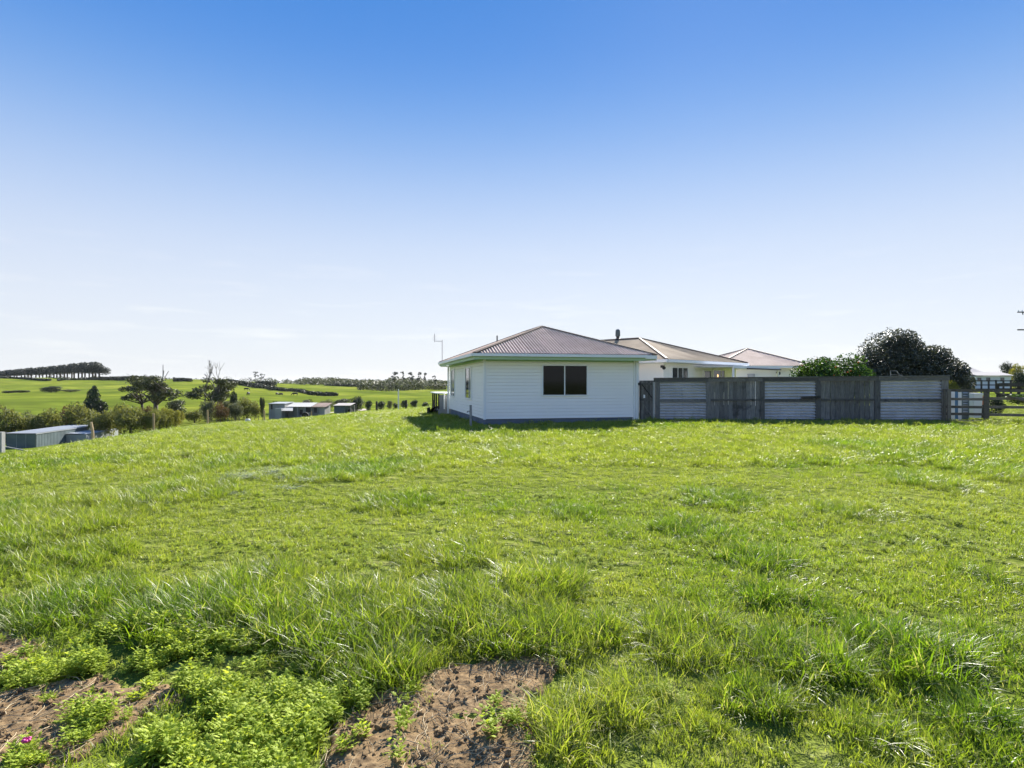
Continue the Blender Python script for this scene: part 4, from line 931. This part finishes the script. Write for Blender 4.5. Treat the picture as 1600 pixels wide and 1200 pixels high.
for i, (px, D_, yt, wpx, k, lab) in enumerate(VS):
    P = at(px, D_); h_ = max(1.2, hgt(yt, D_, P.z)); wd = wpx / F * D_ * 1.05
    tree('valley_shrub', *SH[k][i % 2], P, lab, 'shrub', 'shrubs in the valley', i * 1.9, (wd, wd, h_))
P = at(146, 150); h_ = hgt(602, 150, P.z); bl = [(0, 0, .2, .42, .42, .2), (0, 0, .45, .34, .34, .22), (0, 0, .7, .22, .22, .2), (.05, 0, .88, .1, .1, .12), (.2, .1, .35, .25, .25, .2), (-.2, 0, .3, .25, .25, .18)]
cme = crown_mesh('conifer_crown', bl, 4000, .04, 'leaf_dark', 61, shell=.6); tme = trunk_mesh(bl, .4, .03, 7)
tree('conifer', cme, tme, P, 'dark pointed conifer on the slope behind the leaning post', 'tree', None, 0, (6.5, 6.5, h_))
P = at(366, 132); tree('conifer', *SH['leaf_dark'][0], P, 'narrow dark conifer at the right side of the right gum tree', 'tree', None, 1, (2.1, 2.1, hgt(609, 132, P.z)))
P = at(410, 128); tree('column_tree', *SH['leaf_hedge'][1], P, 'slim dark column tree left of the farm shed', 'tree', None, 2, (1.15, 1.15, hgt(614, 128, P.z)))
P = at(243, 150); h_ = hgt(579, 150, P.z); tree('gum_tree', *GUM[0], P, 'left spreading gum tree with a raised round crown', 'tree', None, .6, (18, 12, h_))
P = at(222, 155); h_ = hgt(588, 155, P.z); tree('gum_tree', *GUM[1], P, 'dark gum crown at the left flank of the left gum tree', 'tree', None, 2.6, (15, 11, h_))
P = at(330, 150); h_ = hgt(588, 150, P.z); tree('gum_tree', *GUM[1], P, 'right broad gum tree carrying two dead tops', 'tree', None, 0, (15, 11, h_ * 1.02))
P = at(346, 156); h_ = hgt(590, 156, P.z); tree('gum_tree', *GUM[0], P, 'gum tree half hidden behind the right gum', 'tree', None, 3.6, (11, 9, h_))
for px, yt, sd, lab in ((322, 562, 3, 'left bare dead trunk standing above the right gum tree'), (340, 565, 8, 'right bare forked dead trunk above the right gum tree'), (246, 570, 15, 'thin bare dead spike above the left gum tree')):
    P = at(px, 151); h_ = hgt(yt, 151, P.z); me = bare_mesh(sd, 1, .32, 1 if sd == 15 else 3, .016, 'dead_bark', .62); zmax = max(v_.co.z for v_ in me.vertices)
    tree('dead_tree', None, me, P, lab, 'tree', None, 0, (h_ * 1.0, h_ * 1.0, h_ / zmax))

# ------------------------------------------------------------------ far pines, trees and hedges
prof = lambda p: np.interp(p, [-40, 0, 30, 50, 75, 100, 120, 145, 160], [582, 579, 576, 574, 572, 569.5, 566.5, 564.5, 566])
for i in range(34):
    px = 156 - i * 5.6 + random.uniform(-1.2, 1.2); D_ = 600 + i * 7; P = at(px, D_); h_ = hgt(float(prof(px)), D_, P.z); wd = 30 * random.uniform(.9, 1.2)
    tree('pine_tree', *PINE[i % 3], P, 'rightmost and tallest pine at the end of the ridge top row' if i == 0 else 'tall dark pine inside the ridge top row at far left', 'tree', 'pines in the ridge top row', i * 2.1, (wd, wd, h_))
for i, (px, D_, yt, wpx, lab) in enumerate(((616, 560, 579.5, 16, 'leftmost tall flat topped tree on the horizon left of the house'), (630, 560, 579, 12, 'slim flat topped tree second from left on the horizon'), (643, 565, 580, 16, 'third flat topped horizon tree from the left'),
        (655, 560, 580, 13, 'dark narrow horizon tree near the house antenna'), (664, 570, 581, 10, 'small thin horizon tree right of the dark narrow one'), (679, 600, 586, 10, 'faint horizon tree closest to the house'),
        (399, 520, 579.5, 12, 'open crowned tree alone on the skyline above the cattle field'), (409, 520, 583, 11, 'second open tree on the skyline beside the lone one'), (391, 525, 589.5, 8, 'low tree left of the two open skyline trees'))):
    P = at(px, D_); h_ = hgt(yt, D_, P.z); wd = wpx / F * D_ * 1.25
    tree('skyline_tree', *UMB[i % 2], P, lab, 'tree', 'open trees on the skyline', i * 1.3, (wd, wd * .8, h_))
for px, yt, D_ in ((368, 581, 520), (378, 588, 520), (383, 588, 520)):
    P = at(px, D_); me = bare_mesh(px, 1, .3, 3, .012, 'dead_bark', .5); zmax = max(v_.co.z for v_ in me.vertices); h_ = hgt(yt, D_, P.z)
    tree('bare_tree', None, me, P, {368: 'tallest faint bare tree on the skyline hedge', 378: 'small bare tree just right of the tallest bare one', 383: 'small bare tree left of the open skyline trees'}[px], 'tree', None, 0, (h_ * .5, h_ * .5, h_ / zmax))
def hedge(label, path, hpx, n, size, mat='leaf_hedge', thick=2.0):
    """path: (px, depth, y top) points; a clipped farm hedge following the ground"""
    bl = []; r_ = random.Random(n); base = at(path[0][0], path[0][1])
    for (pa, da, ya), (pb, db, yb) in zip(path, path[1:]):
        A, B = at(pa, da), at(pb, db); L = (B - A).length; k = max(2, int(L / (thick * .8)))
        for i in range(k):
            t = i / k; x = A.x + (B.x - A.x) * t; y = A.y + (B.y - A.y) * t; gz = tz(x, y); D_ = y
            zt = CAMZ - ((ya + (yb - ya) * t) - HY) / F * D_ + r_.uniform(-.2, .2); hh = max(.8, (zt - gz) / 2)
            bl.append((x - base.x, y - base.y, gz + hh - base.z, thick * r_.uniform(.7, 1), thick * r_.uniform(.7, 1), hh * 1.08))
    V, f, s, br = leaves(bl, n, size, n, shell=.4)
    root = empty('hedge', base); tag(root, label, 'hedge')
    o = bpy.data.objects.new('foliage', npmesh('foliage', V, f, s, mat, {'br': br})); COL.objects.link(o); o.parent = root
hedge('dark clipped hedge along the ridge under the pines at the left edge', [(-30, 560, 591), (40, 560, 591), (79, 550, 592.5)], 5, 5000, .6)
hedge('dark ridge hedge right of the field gap under the pines', [(92, 545, 594), (130, 575, 590), (135, 580, 589.5), (210, 575, 587.5), (250, 565, 589)], 5, 8000, .6)
hedge('short dark hedge on the ridge between the two gum trees', [(272, 545, 590), (284, 540, 590.5), (300, 530, 591.5)], 4, 2500, .5, 'leaf_hedge', 1.5)
hedge('long dark hedge running down the cattle field', [(354, 470, 592), (385, 430, 596), (418, 390, 602)], 6, 5000, .5)
hedge('lower half of the long dark hedge in the cattle field', [(420, 388, 603), (450, 350, 608), (480, 320, 612)], 6, 5000, .5)
hedge('short end piece of hedge right of the field gap', [(485, 316, 611.5), (490, 312, 612)], 6, 800, .45)
hedge('last dark hedge piece on the flat field before the far trees', [(497, 305, 612.5), (525, 290, 614)], 6, 2500, .45)
hedge('short low hedge on the skyline right of the open trees', [(402, 500, 595), (432, 490, 596.5)], 4, 2000, .5)
hedge('low far hedge on the flat fields left of the house', [(510, 600, 600.5), (560, 600, 600.5)], 4, 2000, .6)
hedge('low pale hedgerow below the flat topped horizon trees', [(560, 520, 600.2), (640, 520, 600.5), (700, 520, 600.8)], 4, 6000, .55, 'leaf_gum')
# far woodland reading as one mass
r_ = random.Random(3); bl = []
for i in range(420):
    px = r_.uniform(438, 730); D_ = r_.uniform(620, 900); P = at(px, D_); 
    yt = np.interp(px, [438, 460, 475, 490, 520, 560, 600, 620, 660, 690, 730], [594.5, 592, 591, 591.5, 591, 593.5, 594, 589.5, 592, 595, 595]) + r_.uniform(-1.5, 3)
    if px < 470 and r_.random() < .5: continue
    h_ = max(3, hgt(yt, D_, P.z)); s = r_.uniform(3, 7); bl.append((P.x, P.y, P.z + h_ * .5, s, s, h_ * .55))
for i in range(260):
    px = r_.uniform(1478, 1800); D_ = r_.uniform(420, 800); P = at(px, D_); h_ = max(3, hgt(r_.uniform(591, 598), D_, P.z)); s = r_.uniform(3, 6); bl.append((P.x, P.y, P.z + h_ * .5, s, s, h_ * .55))
for i in range(260):
    px = r_.uniform(-200, 440); D_ = r_.uniform(1000, 1500); P = at(px, D_); h_ = r_.uniform(6, 12); s = r_.uniform(5, 10); bl.append((P.x, P.y, P.z + h_ * .5, s, s, h_ * .55))
V, f, s, br = leaves(bl, 60000, 1.0, 77, shell=.5)
o = bpy.data.objects.new('far_woodland', npmesh('far_woodland', V, f, s, 'leaf_gum', {'br': br})); COL.objects.link(o); kind(o, 'stuff', 'far dark woodland along the horizon')

# cattle grazing on the far slope
cw = MB(); cw.tube([(-1.05, 0, 1.05), (-.95, 0, 1.0), (-.4, 0, .95), (.3, 0, .95), (.7, 0, 1.02), (1.05, 0, .85), (1.4, 0, .45), (1.6, 0, .22), (1.72, 0, .15)], [.12, .3, .37, .38, .33, .2, .15, .14, .08], 10)
for x in (-.8, .55):
    for y in (-.2, .2): cw.tube([(x, y, .85), (x - (.1 if x < 0 else 0), y, .45), (x, y, 0)], [.16, .09, .07], 6)
cw.tube([(-1.05, 0, 1.15), (-1.15, 0, .9), (-1.16, 0, .4)], [.04, .03, .04], 5)
cwm = cw.mesh('cow', 'cow_black', True)
for i, (px, py, D_, lab) in enumerate(((385, 607, 330, 'black cow highest on the field near the gum trees'), (433, 612, 300, 'black cow just below the long hedge'), (439, 614, 292, 'black cow beside the one below the hedge'), (461, 615, 285, 'black cow grazing right of the pair'), (388, 616.5, 262, 'black cow lowest left behind the slim column tree'))):
    P = at(px, D_); o = bpy.data.objects.new('cow', cwm); COL.objects.link(o); setT(o, P, i * 1.1 + .4, (1.1, 1.1, 1.1)); tag(o, lab, 'cow', 'cattle on the far slope')

# ------------------------------------------------------------------ grass
GC = bpy.data.collections.new('grass_sources'); WC = bpy.data.collections.new('weed_sources'); CC = bpy.data.collections.new('clod_sources')
def tuft(name, n, radius, h0, h1, w0, lean, seed, col, wind=(-.15, .05)):
    r = np.random.default_rng(seed); S = 3
    a = r.random(n) * 2 * np.pi; q = radius * np.sqrt(r.random(n)); bx, by = q * np.cos(a), q * np.sin(a)
    az = a + r.normal(size=n) * 1.2; h = h0 + (h1 - h0) * r.random(n) ** 1.3; ln = lean * (.3 + r.random(n))
    wv = w0 * (.6 + .8 * r.random(n)); ts = np.array([0, .38, .74, 1.0]); V = np.zeros((n, 7, 3)); br = r.random(n)
    tx = -np.sin(az + r.normal(size=n) * .5); ty = np.cos(az + r.normal(size=n) * .5)
    for i, t in enumerate(ts):
        out = ln * h * t ** 1.8; z = h * t * (1 - .35 * np.clip(ln, 0, 1.2) * t)
        cx = bx + np.cos(az) * out + wind[0] * h * t * t; cy_ = by + np.sin(az) * out + wind[1] * h * t * t
        wd = wv * (1, .95, .62, 0)[i] / 2
        if i < 3:
            V[:, 2 * i] = np.stack([cx - tx * wd, cy_ - ty * wd, z - .01], 1); V[:, 2 * i + 1] = np.stack([cx + tx * wd, cy_ + ty * wd, z - .01], 1)
        else: V[:, 6] = np.stack([cx, cy_, z - .01], 1)
    k = np.arange(n)[:, None] * 7
    qd = np.concatenate([k + [0, 1, 3, 2], k + [2, 3, 5, 4]]); tr = k + [4, 5, 6]
    me = npmesh(name, V.reshape(-1, 3), np.concatenate([qd.ravel(), tr.ravel()]), np.concatenate([np.full(len(qd), 4), np.full(len(tr), 3)]), 'grass_blade', {'br': np.repeat(br, 7)}, True)
    o = bpy.data.objects.new(name, me); col.objects.link(o); return o
# 0-3 short turf, 4-6 long tufts, 7-8 wide far patches, 9 flattened
for i in range(4): tuft('source_a%d' % i, 34, .09, .018, (.06, .07, .085, .05)[i], .0046, (1.0, .8, .6, 1.3)[i], 10 + i, GC)
for i in range(3): tuft('source_b%d' % i, 60, .09, .06, (.17, .20, .15)[i], .005, (.9, .75, 1.2)[i], 20 + i, GC, (-.12, -.05))
for i in range(2): tuft('source_c%d' % i, 150, .27, .02, (.11, .15)[i], .009, 1.0, 30 + i, GC)
d0 = tuft('source_d0', 40, .12, .10, .2, .007, 2.2, 40, GC, (.5, -.2)); d0.data.materials[0] = MATS['pale_grass']

def scatter(name, P, rot, scl, idx, lush, col, label):
    me = bpy.data.meshes.new(name); me.vertices.add(len(P)); me.vertices.foreach_set('co', np.asarray(P, np.float32).ravel())
    for nm, ty, dat, key in (('rot', 'FLOAT_VECTOR', rot, 'vector'), ('scl', 'FLOAT', scl, 'value'), ('idx', 'INT', idx, 'value'), ('lush', 'FLOAT', lush, 'value')):
        at_ = me.attributes.new(nm, ty, 'POINT'); at_.data.foreach_set(key, np.asarray(dat, np.int32 if ty == 'INT' else np.float32).ravel())
    o = bpy.data.objects.new(name, me); COL.objects.link(o); kind(o, 'stuff', label)
    t = bpy.data.node_groups.new(name + '_nodes', 'GeometryNodeTree')
    t.interface.new_socket('Geometry', in_out='INPUT', socket_type='NodeSocketGeometry'); t.interface.new_socket('Geometry', in_out='OUTPUT', socket_type='NodeSocketGeometry')
    gi = t.nodes.new('NodeGroupInput'); go = t.nodes.new('NodeGroupOutput'); mp_ = t.nodes.new('GeometryNodeMeshToPoints'); ip = t.nodes.new('GeometryNodeInstanceOnPoints'); ci = t.nodes.new('GeometryNodeCollectionInfo')
    ci.inputs[0].default_value = col; ci.inputs[1].default_value = True; ci.inputs[2].default_value = True
    def na(nm, ty):
        x = t.nodes.new('GeometryNodeInputNamedAttribute'); x.data_type = ty; x.inputs[0].default_value = nm; return x.outputs[0]
    er = t.nodes.new('FunctionNodeEulerToRotation')
    L = t.links.new
    L(gi.outputs[0], mp_.inputs[0]); L(mp_.outputs[0], ip.inputs['Points']); L(ci.outputs[0], ip.inputs['Instance']); ip.inputs['Pick Instance'].default_value = True
    L(na('idx', 'INT'), ip.inputs['Instance Index']); L(na('rot', 'FLOAT_VECTOR'), er.inputs[0]); L(er.outputs[0], ip.inputs['Rotation']); L(na('scl', 'FLOAT'), ip.inputs['Scale'])
    L(ip.outputs[0], go.inputs[0])
    md = o.modifiers.new('scatter', 'NODES'); md.node_group = t; return o

# tall clumps seen in the photograph: (px, py, radius m, strength)
CL = [(640, 985, .55, 1), (560, 1010, .4, 1), (500, 960, .6, 1), (400, 930, .5, .9), (330, 960, .5, .9), (720, 960, .5, .9), (850, 915, .35, 1), (800, 985, .45, .9), (930, 1000, .2, .5), (130, 940, .5, .7), (40, 830, .9, 1), (20, 800, 1, 1), (90, 870, .6, .6),
      (1250, 1040, .24, .9), (1430, 1030, .3, .9), (1130, 782, .6, .9), (1090, 830, .45, .7), (800, 708, 1.2, .9), (640, 727, .9, .8), (620, 782, .6, .7), (240, 778, .9, .9), (300, 770, .8, .9), (340, 725, 1.2, .7), (1310, 695, 1.2, .9), (1580, 742, 1.0, .9), (1180, 880, .4, .7),
      (1460, 755, .7, .8), (530, 740, 1.0, .8), (430, 720, 1.0, .7), (140, 720, 1.5, .6), (1030, 675, 1.4, .5), (1500, 900, .3, .4), (900, 800, .4, .5), (1330, 800, .5, .4), (700, 870, .5, .5), (1540, 1000, .25, .5), (1180, 1100, .15, .5), (960, 1100, .2, .5), (1090, 1000, .35, .6),
      (590, 1085, .2, 1), (620, 1055, .22, 1), (870, 1150, .14, .7), (900, 1190, .15, .6), (1350, 1150, .15, .4), (1500, 1120, .15, .4), (1230, 945, .3, .5), (480, 1000, .3, .9)]
CLW = [(*flat(a, c), rr, s_) for a, c, rr, s_ in CL]
# weed cover polygon
WP = [[flat(*p) for p in Q] for Q in ([(20, 1082), (60, 1052), (105, 1038), (140, 1000), (190, 985), (260, 985), (330, 1000), (420, 1005), (480, 1030), (500, 1080), (540, 1085), (590, 1090), (560, 1110), (500, 1145), (512, 1180), (480, 1225), (440, 1310), (90, 1310), (150, 1222), (220, 1195), (270, 1155), (320, 1120), (300, 1085), (230, 1068), (150, 1052), (100, 1048), (60, 1068)],
      [(90, 1118), (130, 1108), (180, 1118), (160, 1145), (130, 1160), (100, 1140)], [(0, 1078), (40, 1066), (80, 1050), (60, 1040), (0, 1060)], [(25, 1178), (60, 1172), (70, 1200), (20, 1205)])]
def clump(x, y):
    v = np.zeros(x.shape)
    for cx, cy_, rr, s_ in CLW:
        d2 = ((x - cx) ** 2 + ((y - cy_) * .8) ** 2) / rr ** 2
        v = np.maximum(v, s_ * np.clip(1.35 - d2 - .7 * (fbm(x * 3, y * 3, 88, 2) - .5) * 2, 0, 1))
    return v
hinv = HW.inverted(); finv = FFm.inverted()
def blocked(x, y):
    M = np.array(hinv); hx = M[0, 0] * x + M[0, 1] * y + M[0, 3]; hy = M[1, 0] * x + M[1, 1] * y + M[1, 3]
    return (hx > .0) & (hx < W_) & (hy > 0.02) & (hy < L_ + 3)
PP = []; RO = []; SC = []; IX = []; LU = []
for d0, d1, den, far_ in ((1.7, 3.2, 620, 0), (3.2, 5, 480, 0), (5, 8, 300, 0), (8, 12, 170, 0), (12, 18, 52, 1), (18, 28, 28, 1), (28, 46, 13, 2), (46, 72, 6, 3)):
    n = int(den * (.88 * (d1**2 - d0**2) + 2 * 1.4 * (d1 - d0))); y = d0 + (d1 - d0) * rng.random(n)
    # density uniform in area: accept by width
    y = np.sqrt(d0**2 + (d1**2 - d0**2) * rng.random(n)); x = (rng.random(n) * 2 - 1) * (.88 * y + 1.4)
    k = ~blocked(x, y); dd = dirt(x, y) if d1 < 8.1 else np.zeros(n, bool)
    k &= ~(dd & (rng.random(n) > .012)); x, y = x[k], y[k]; n = len(x)
    c = clump(x, y); inw = np.zeros(n, bool)
    if d1 < 8.1:
        for Q in WP[:1]: inw |= inpoly(x, y, Q)
    kk = ~(inw & (rng.random(n) > .18)); x, y, c = x[kk], y[kk], c[kk]; n = len(x)
    thin = (fbm(x * 2.4, y * 2.4, 47, 3) < .43) & (c < .15) & (rng.random(n) < (.72 if d1 < 12.1 else .5)); x, y, c = x[~thin], y[~thin], c[~thin]; n = len(x)
    pat = fbm(x * .35, y * .35, 15, 3); pat2 = fbm(x * 1.7, y * 1.7, 25, 3)
    small = np.clip((pat2 - .60) * 7, 0, 1)               # scattered little tussocks
    lush = np.clip((pat - .57) * 2.4 + small * .5 + c * .85 + rng.normal(size=n) * .13, 0, 1)
    tall = rng.random(n) < np.clip(c * .62 + small * .13 + .006, 0, .7)
    ix = np.where(tall, 4 + rng.integers(0, 3, n), rng.integers(0, 4, n))
    s = np.where(tall, .45 + .6 * c + .35 * rng.random(n) + .15 * (y < 6) * c, .45 + .5 * rng.random(n) + .35 * np.clip(pat - .4, 0, 1) * 2)
    s = s * (1 + (0, .0, .1, .2)[far_])
    if far_:
        ix = np.where(tall, 4 + rng.integers(0, 3, n), 7 + rng.integers(0, 2, n)); s = np.where(tall, s * (1.1, 1.1, 1.2, 1.2)[far_], s)
    M = np.array(finv); beh = (M[1, 0] * x + M[1, 1] * y + M[1, 3] > .1) & (M[0, 0] * x + M[0, 1] * y + M[0, 3] > 0)
    ix = np.where(beh, rng.integers(0, 4, n), ix); lush = np.where(beh, 0, lush); s = np.where(beh, .8, s)
    z = terrain(x, y)
    PP.append(np.stack([x, y, z], 1)); RO.append(np.stack([rng.normal(size=n) * .26, rng.normal(size=n) * .26, rng.random(n) * 6.283], 1)); SC.append(s); IX.append(ix); LU.append(lush)
# flattened grass tufts in a paler colour
for px, py, rr, n in ((388, 712, 1.2, 16), (430, 740, 1.1, 22), (375, 755, 1.5, 26), (310, 775, .8, 8), (590, 655, 1.8, 24)):
    cx, cy_ = flat(px, py); a = rng.random(n) * 6.28; q = rr * np.sqrt(rng.random(n)); x, y = cx + q * np.cos(a), cy_ + q * np.sin(a) * .7
    PP.append(np.stack([x, y, terrain(x, y)], 1)); RO.append(np.stack([np.zeros(n), np.zeros(n), rng.normal(size=n) * .5], 1)); SC.append(.45 + .4 * rng.random(n)); IX.append(np.full(n, 9)); LU.append(.5 + .3 * rng.random(n))
scatter('grass', np.concatenate(PP), np.concatenate(RO), np.concatenate(SC), np.concatenate(IX), np.concatenate(LU), GC, 'long uneven pasture grass covering the paddock')

# feathery light green weed cover
def weed(name, seed, stems, hgt_, spread):
    r = random.Random(seed); V = []; Fc = []; br = []
    def leaf(p, d, ln, wd):
        d = d.normalized(); sd = d.cross(Vector((r.uniform(-.3, .3), r.uniform(-.3, .3), 1))).normalized(); upv = sd.cross(d); c = r.random()
        pr = [(0, .0), (.3, .16), (.38, .5), (.5, .2), (.66, .42), (.76, .16), (1, 0)]     # lobed outline, one side
        k = len(V); pts = []
        for t, w_ in pr: pts.append((t, w_))
        row = []
        for t, w_ in pts:
            cpt = p + d * ln * t - upv * ln * .25 * t * t
            V.extend([tuple(cpt - sd * wd * w_), tuple(cpt + upv * .002), tuple(cpt + sd * wd * w_)]); br.extend([c] * 3)
        for i in range(len(pts) - 1):
            a = k + 3 * i; Fc.extend([(a, a + 1, a + 4, a + 3), (a + 1, a + 2, a + 5, a + 4)])
    for s_ in range(stems):
        a = r.uniform(0, 6.28); p = Vector((r.uniform(-1, 1), r.uniform(-1, 1), 0)) * spread * .4; d = Vector((math.cos(a) * spread * 6, math.sin(a) * spread * 6, 1)).normalized(); h = hgt_ * r.uniform(.5, 1)
        nl = 9
        for i in range(nl):
            t = .25 + .75 * i / (nl - 1); q = p + d * h * t; b_ = a + i * 2.4 + r.uniform(-.4, .4)
            leaf(q, Vector((math.cos(b_), math.sin(b_), .25 + .9 * t * t)), r.uniform(.028, .05) * (1.2 - .4 * t), r.uniform(.016, .026))
    f = [i for q in Fc for i in q]
    me = npmesh(name, np.array(V), f, np.full(len(Fc), 4), 'leaf_weed', {'br': br}); o = bpy.data.objects.new(name, me); WC.objects.link(o)
for i in range(4): weed('weed_source%d' % i, i, 6, (.10, .13, .08, .16)[i], .07)
PP = []; 
n = 26000; x = rng.random(n) * 4.0 - 3.7; y = 1.75 + rng.random(n) * 3.2
m_ = np.zeros(n, bool)
jx = x + (fbm(x * 8, y * 8, 5, 2) - .5) * .12; jy = y + (fbm(x * 8, y * 8, 6, 2) - .5) * .16
for Q in WP: m_ |= inpoly(jx, jy, Q)
dens = fbm(x * 2.6, y * 2.6, 71, 3); m_ &= (dens > .475) & (rng.random(n) < .32)
m_ |= (rng.random(n) < .006) & (y < 4.0)
x, y = x[m_], y[m_]; big = .5 + .75 * rng.random(len(x)) * (.3 + fbm(x * 2, y * 2, 72, 2))
ny = np.sqrt(4 + 77 * rng.random(7000)); nx = (rng.random(7000) * 2 - 1) * (.88 * ny + 1)        # little broad-leaved plants between the grass
kk = (fbm(nx * 1.6, ny * 1.6, 91, 3) > .5) & ~dirt(nx, ny); nx, ny = nx[kk], ny[kk]
x = np.concatenate([x, nx]); y = np.concatenate([y, ny]); big = np.concatenate([big, .28 + .3 * rng.random(len(nx))]); n = len(x)
scatter('weed_cover', np.stack([x, y, terrain(x, y)], 1), np.stack([rng.normal(size=n) * .15, rng.normal(size=n) * .15, rng.random(n) * 6.28], 1), big, rng.integers(0, 4, n), np.ones(n), WC, 'low feathery light green weeds around the bare soil')

# soil clods and dead straw on the bare soil
for i in range(4):
    m = MB().ball((0, 0, 0), 1, 7, 5); m.v = [tuple(Vector(v_) * (.65 + .6 * random.random())) for v_ in m.v]
    o = bpy.data.objects.new('clod_source%d' % i, m.mesh('clod', 'soil', False)); CC.objects.link(o)
m = MB().tube([(-6, 0, 0), (-2, 1, .6), (3, .4, .5), (7, -1.5, .1)], [.12, .14, .12, .07], 4); o = bpy.data.objects.new('clod_sourcez', m.mesh('straw', 'straw')); CC.objects.link(o)
n = 16000; x = rng.random(n) * 4.1 - 3.6; y = 1.8 + rng.random(n) * 2.8; k = dirt(x, y); x, y = x[k], y[k]; n = len(x)
z = terrain(x, y) + .012 + soilz(x, y); ix = np.where(rng.random(n) < .17, 4, rng.integers(0, 4, n)); s = np.where(ix == 4, .008 + .006 * rng.random(n), .002 + .017 * rng.random(n) ** 7)
scatter('soil_clods', np.stack([x, y, z + s * .2], 1), np.stack([rng.normal(size=n) * np.where(ix == 4, .1, 2), rng.normal(size=n) * np.where(ix == 4, .1, 2), rng.random(n) * 6.28], 1), s, ix, np.zeros(n), CC, 'crumbled clods and straw on the bare soil')
# pink flower low in the left corner
x, y = flat(41, 1180); P = Vector((x, y, tz(x, y))); o = empty('pink_flower', P); tag(o, 'tiny pink flower in the soil at the lower left corner', 'flower'); FM = Matrix.Translation(P)
MB().tube([(0, 0, -.02), (.005, 0, .05), (0, 0, .085)], .003, 5).build('stem', 'leaf_weed', o, FM)
m = MB()
for i in range(7):
    a = i * .9; m.ball((math.cos(a) * .012, math.sin(a) * .012, .088 + .004 * (i % 2)), (.009, .009, .007), 6, 4)
m.build('petals', 'pink_petal', o, FM, True)

# ------------------------------------------------------------------ air
hz = NB('haze_air'); hz.t.nodes.remove(hz.b)
pv = hz.n('ShaderNodeVolumePrincipled'); pv.inputs['Color'].default_value = (.86, .92, 1, 1); pv.inputs['Density'].default_value = .00003; pv.inputs['Anisotropy'].default_value = .3
hz.l(pv.outputs[0], hz.o.inputs['Volume'])
ho = MB().box(-9300, 9300, -9300, 9300, -14, 32).build('haze', 'haze_air'); kind(ho, 'stuff', 'thin pale haze in the far distance')
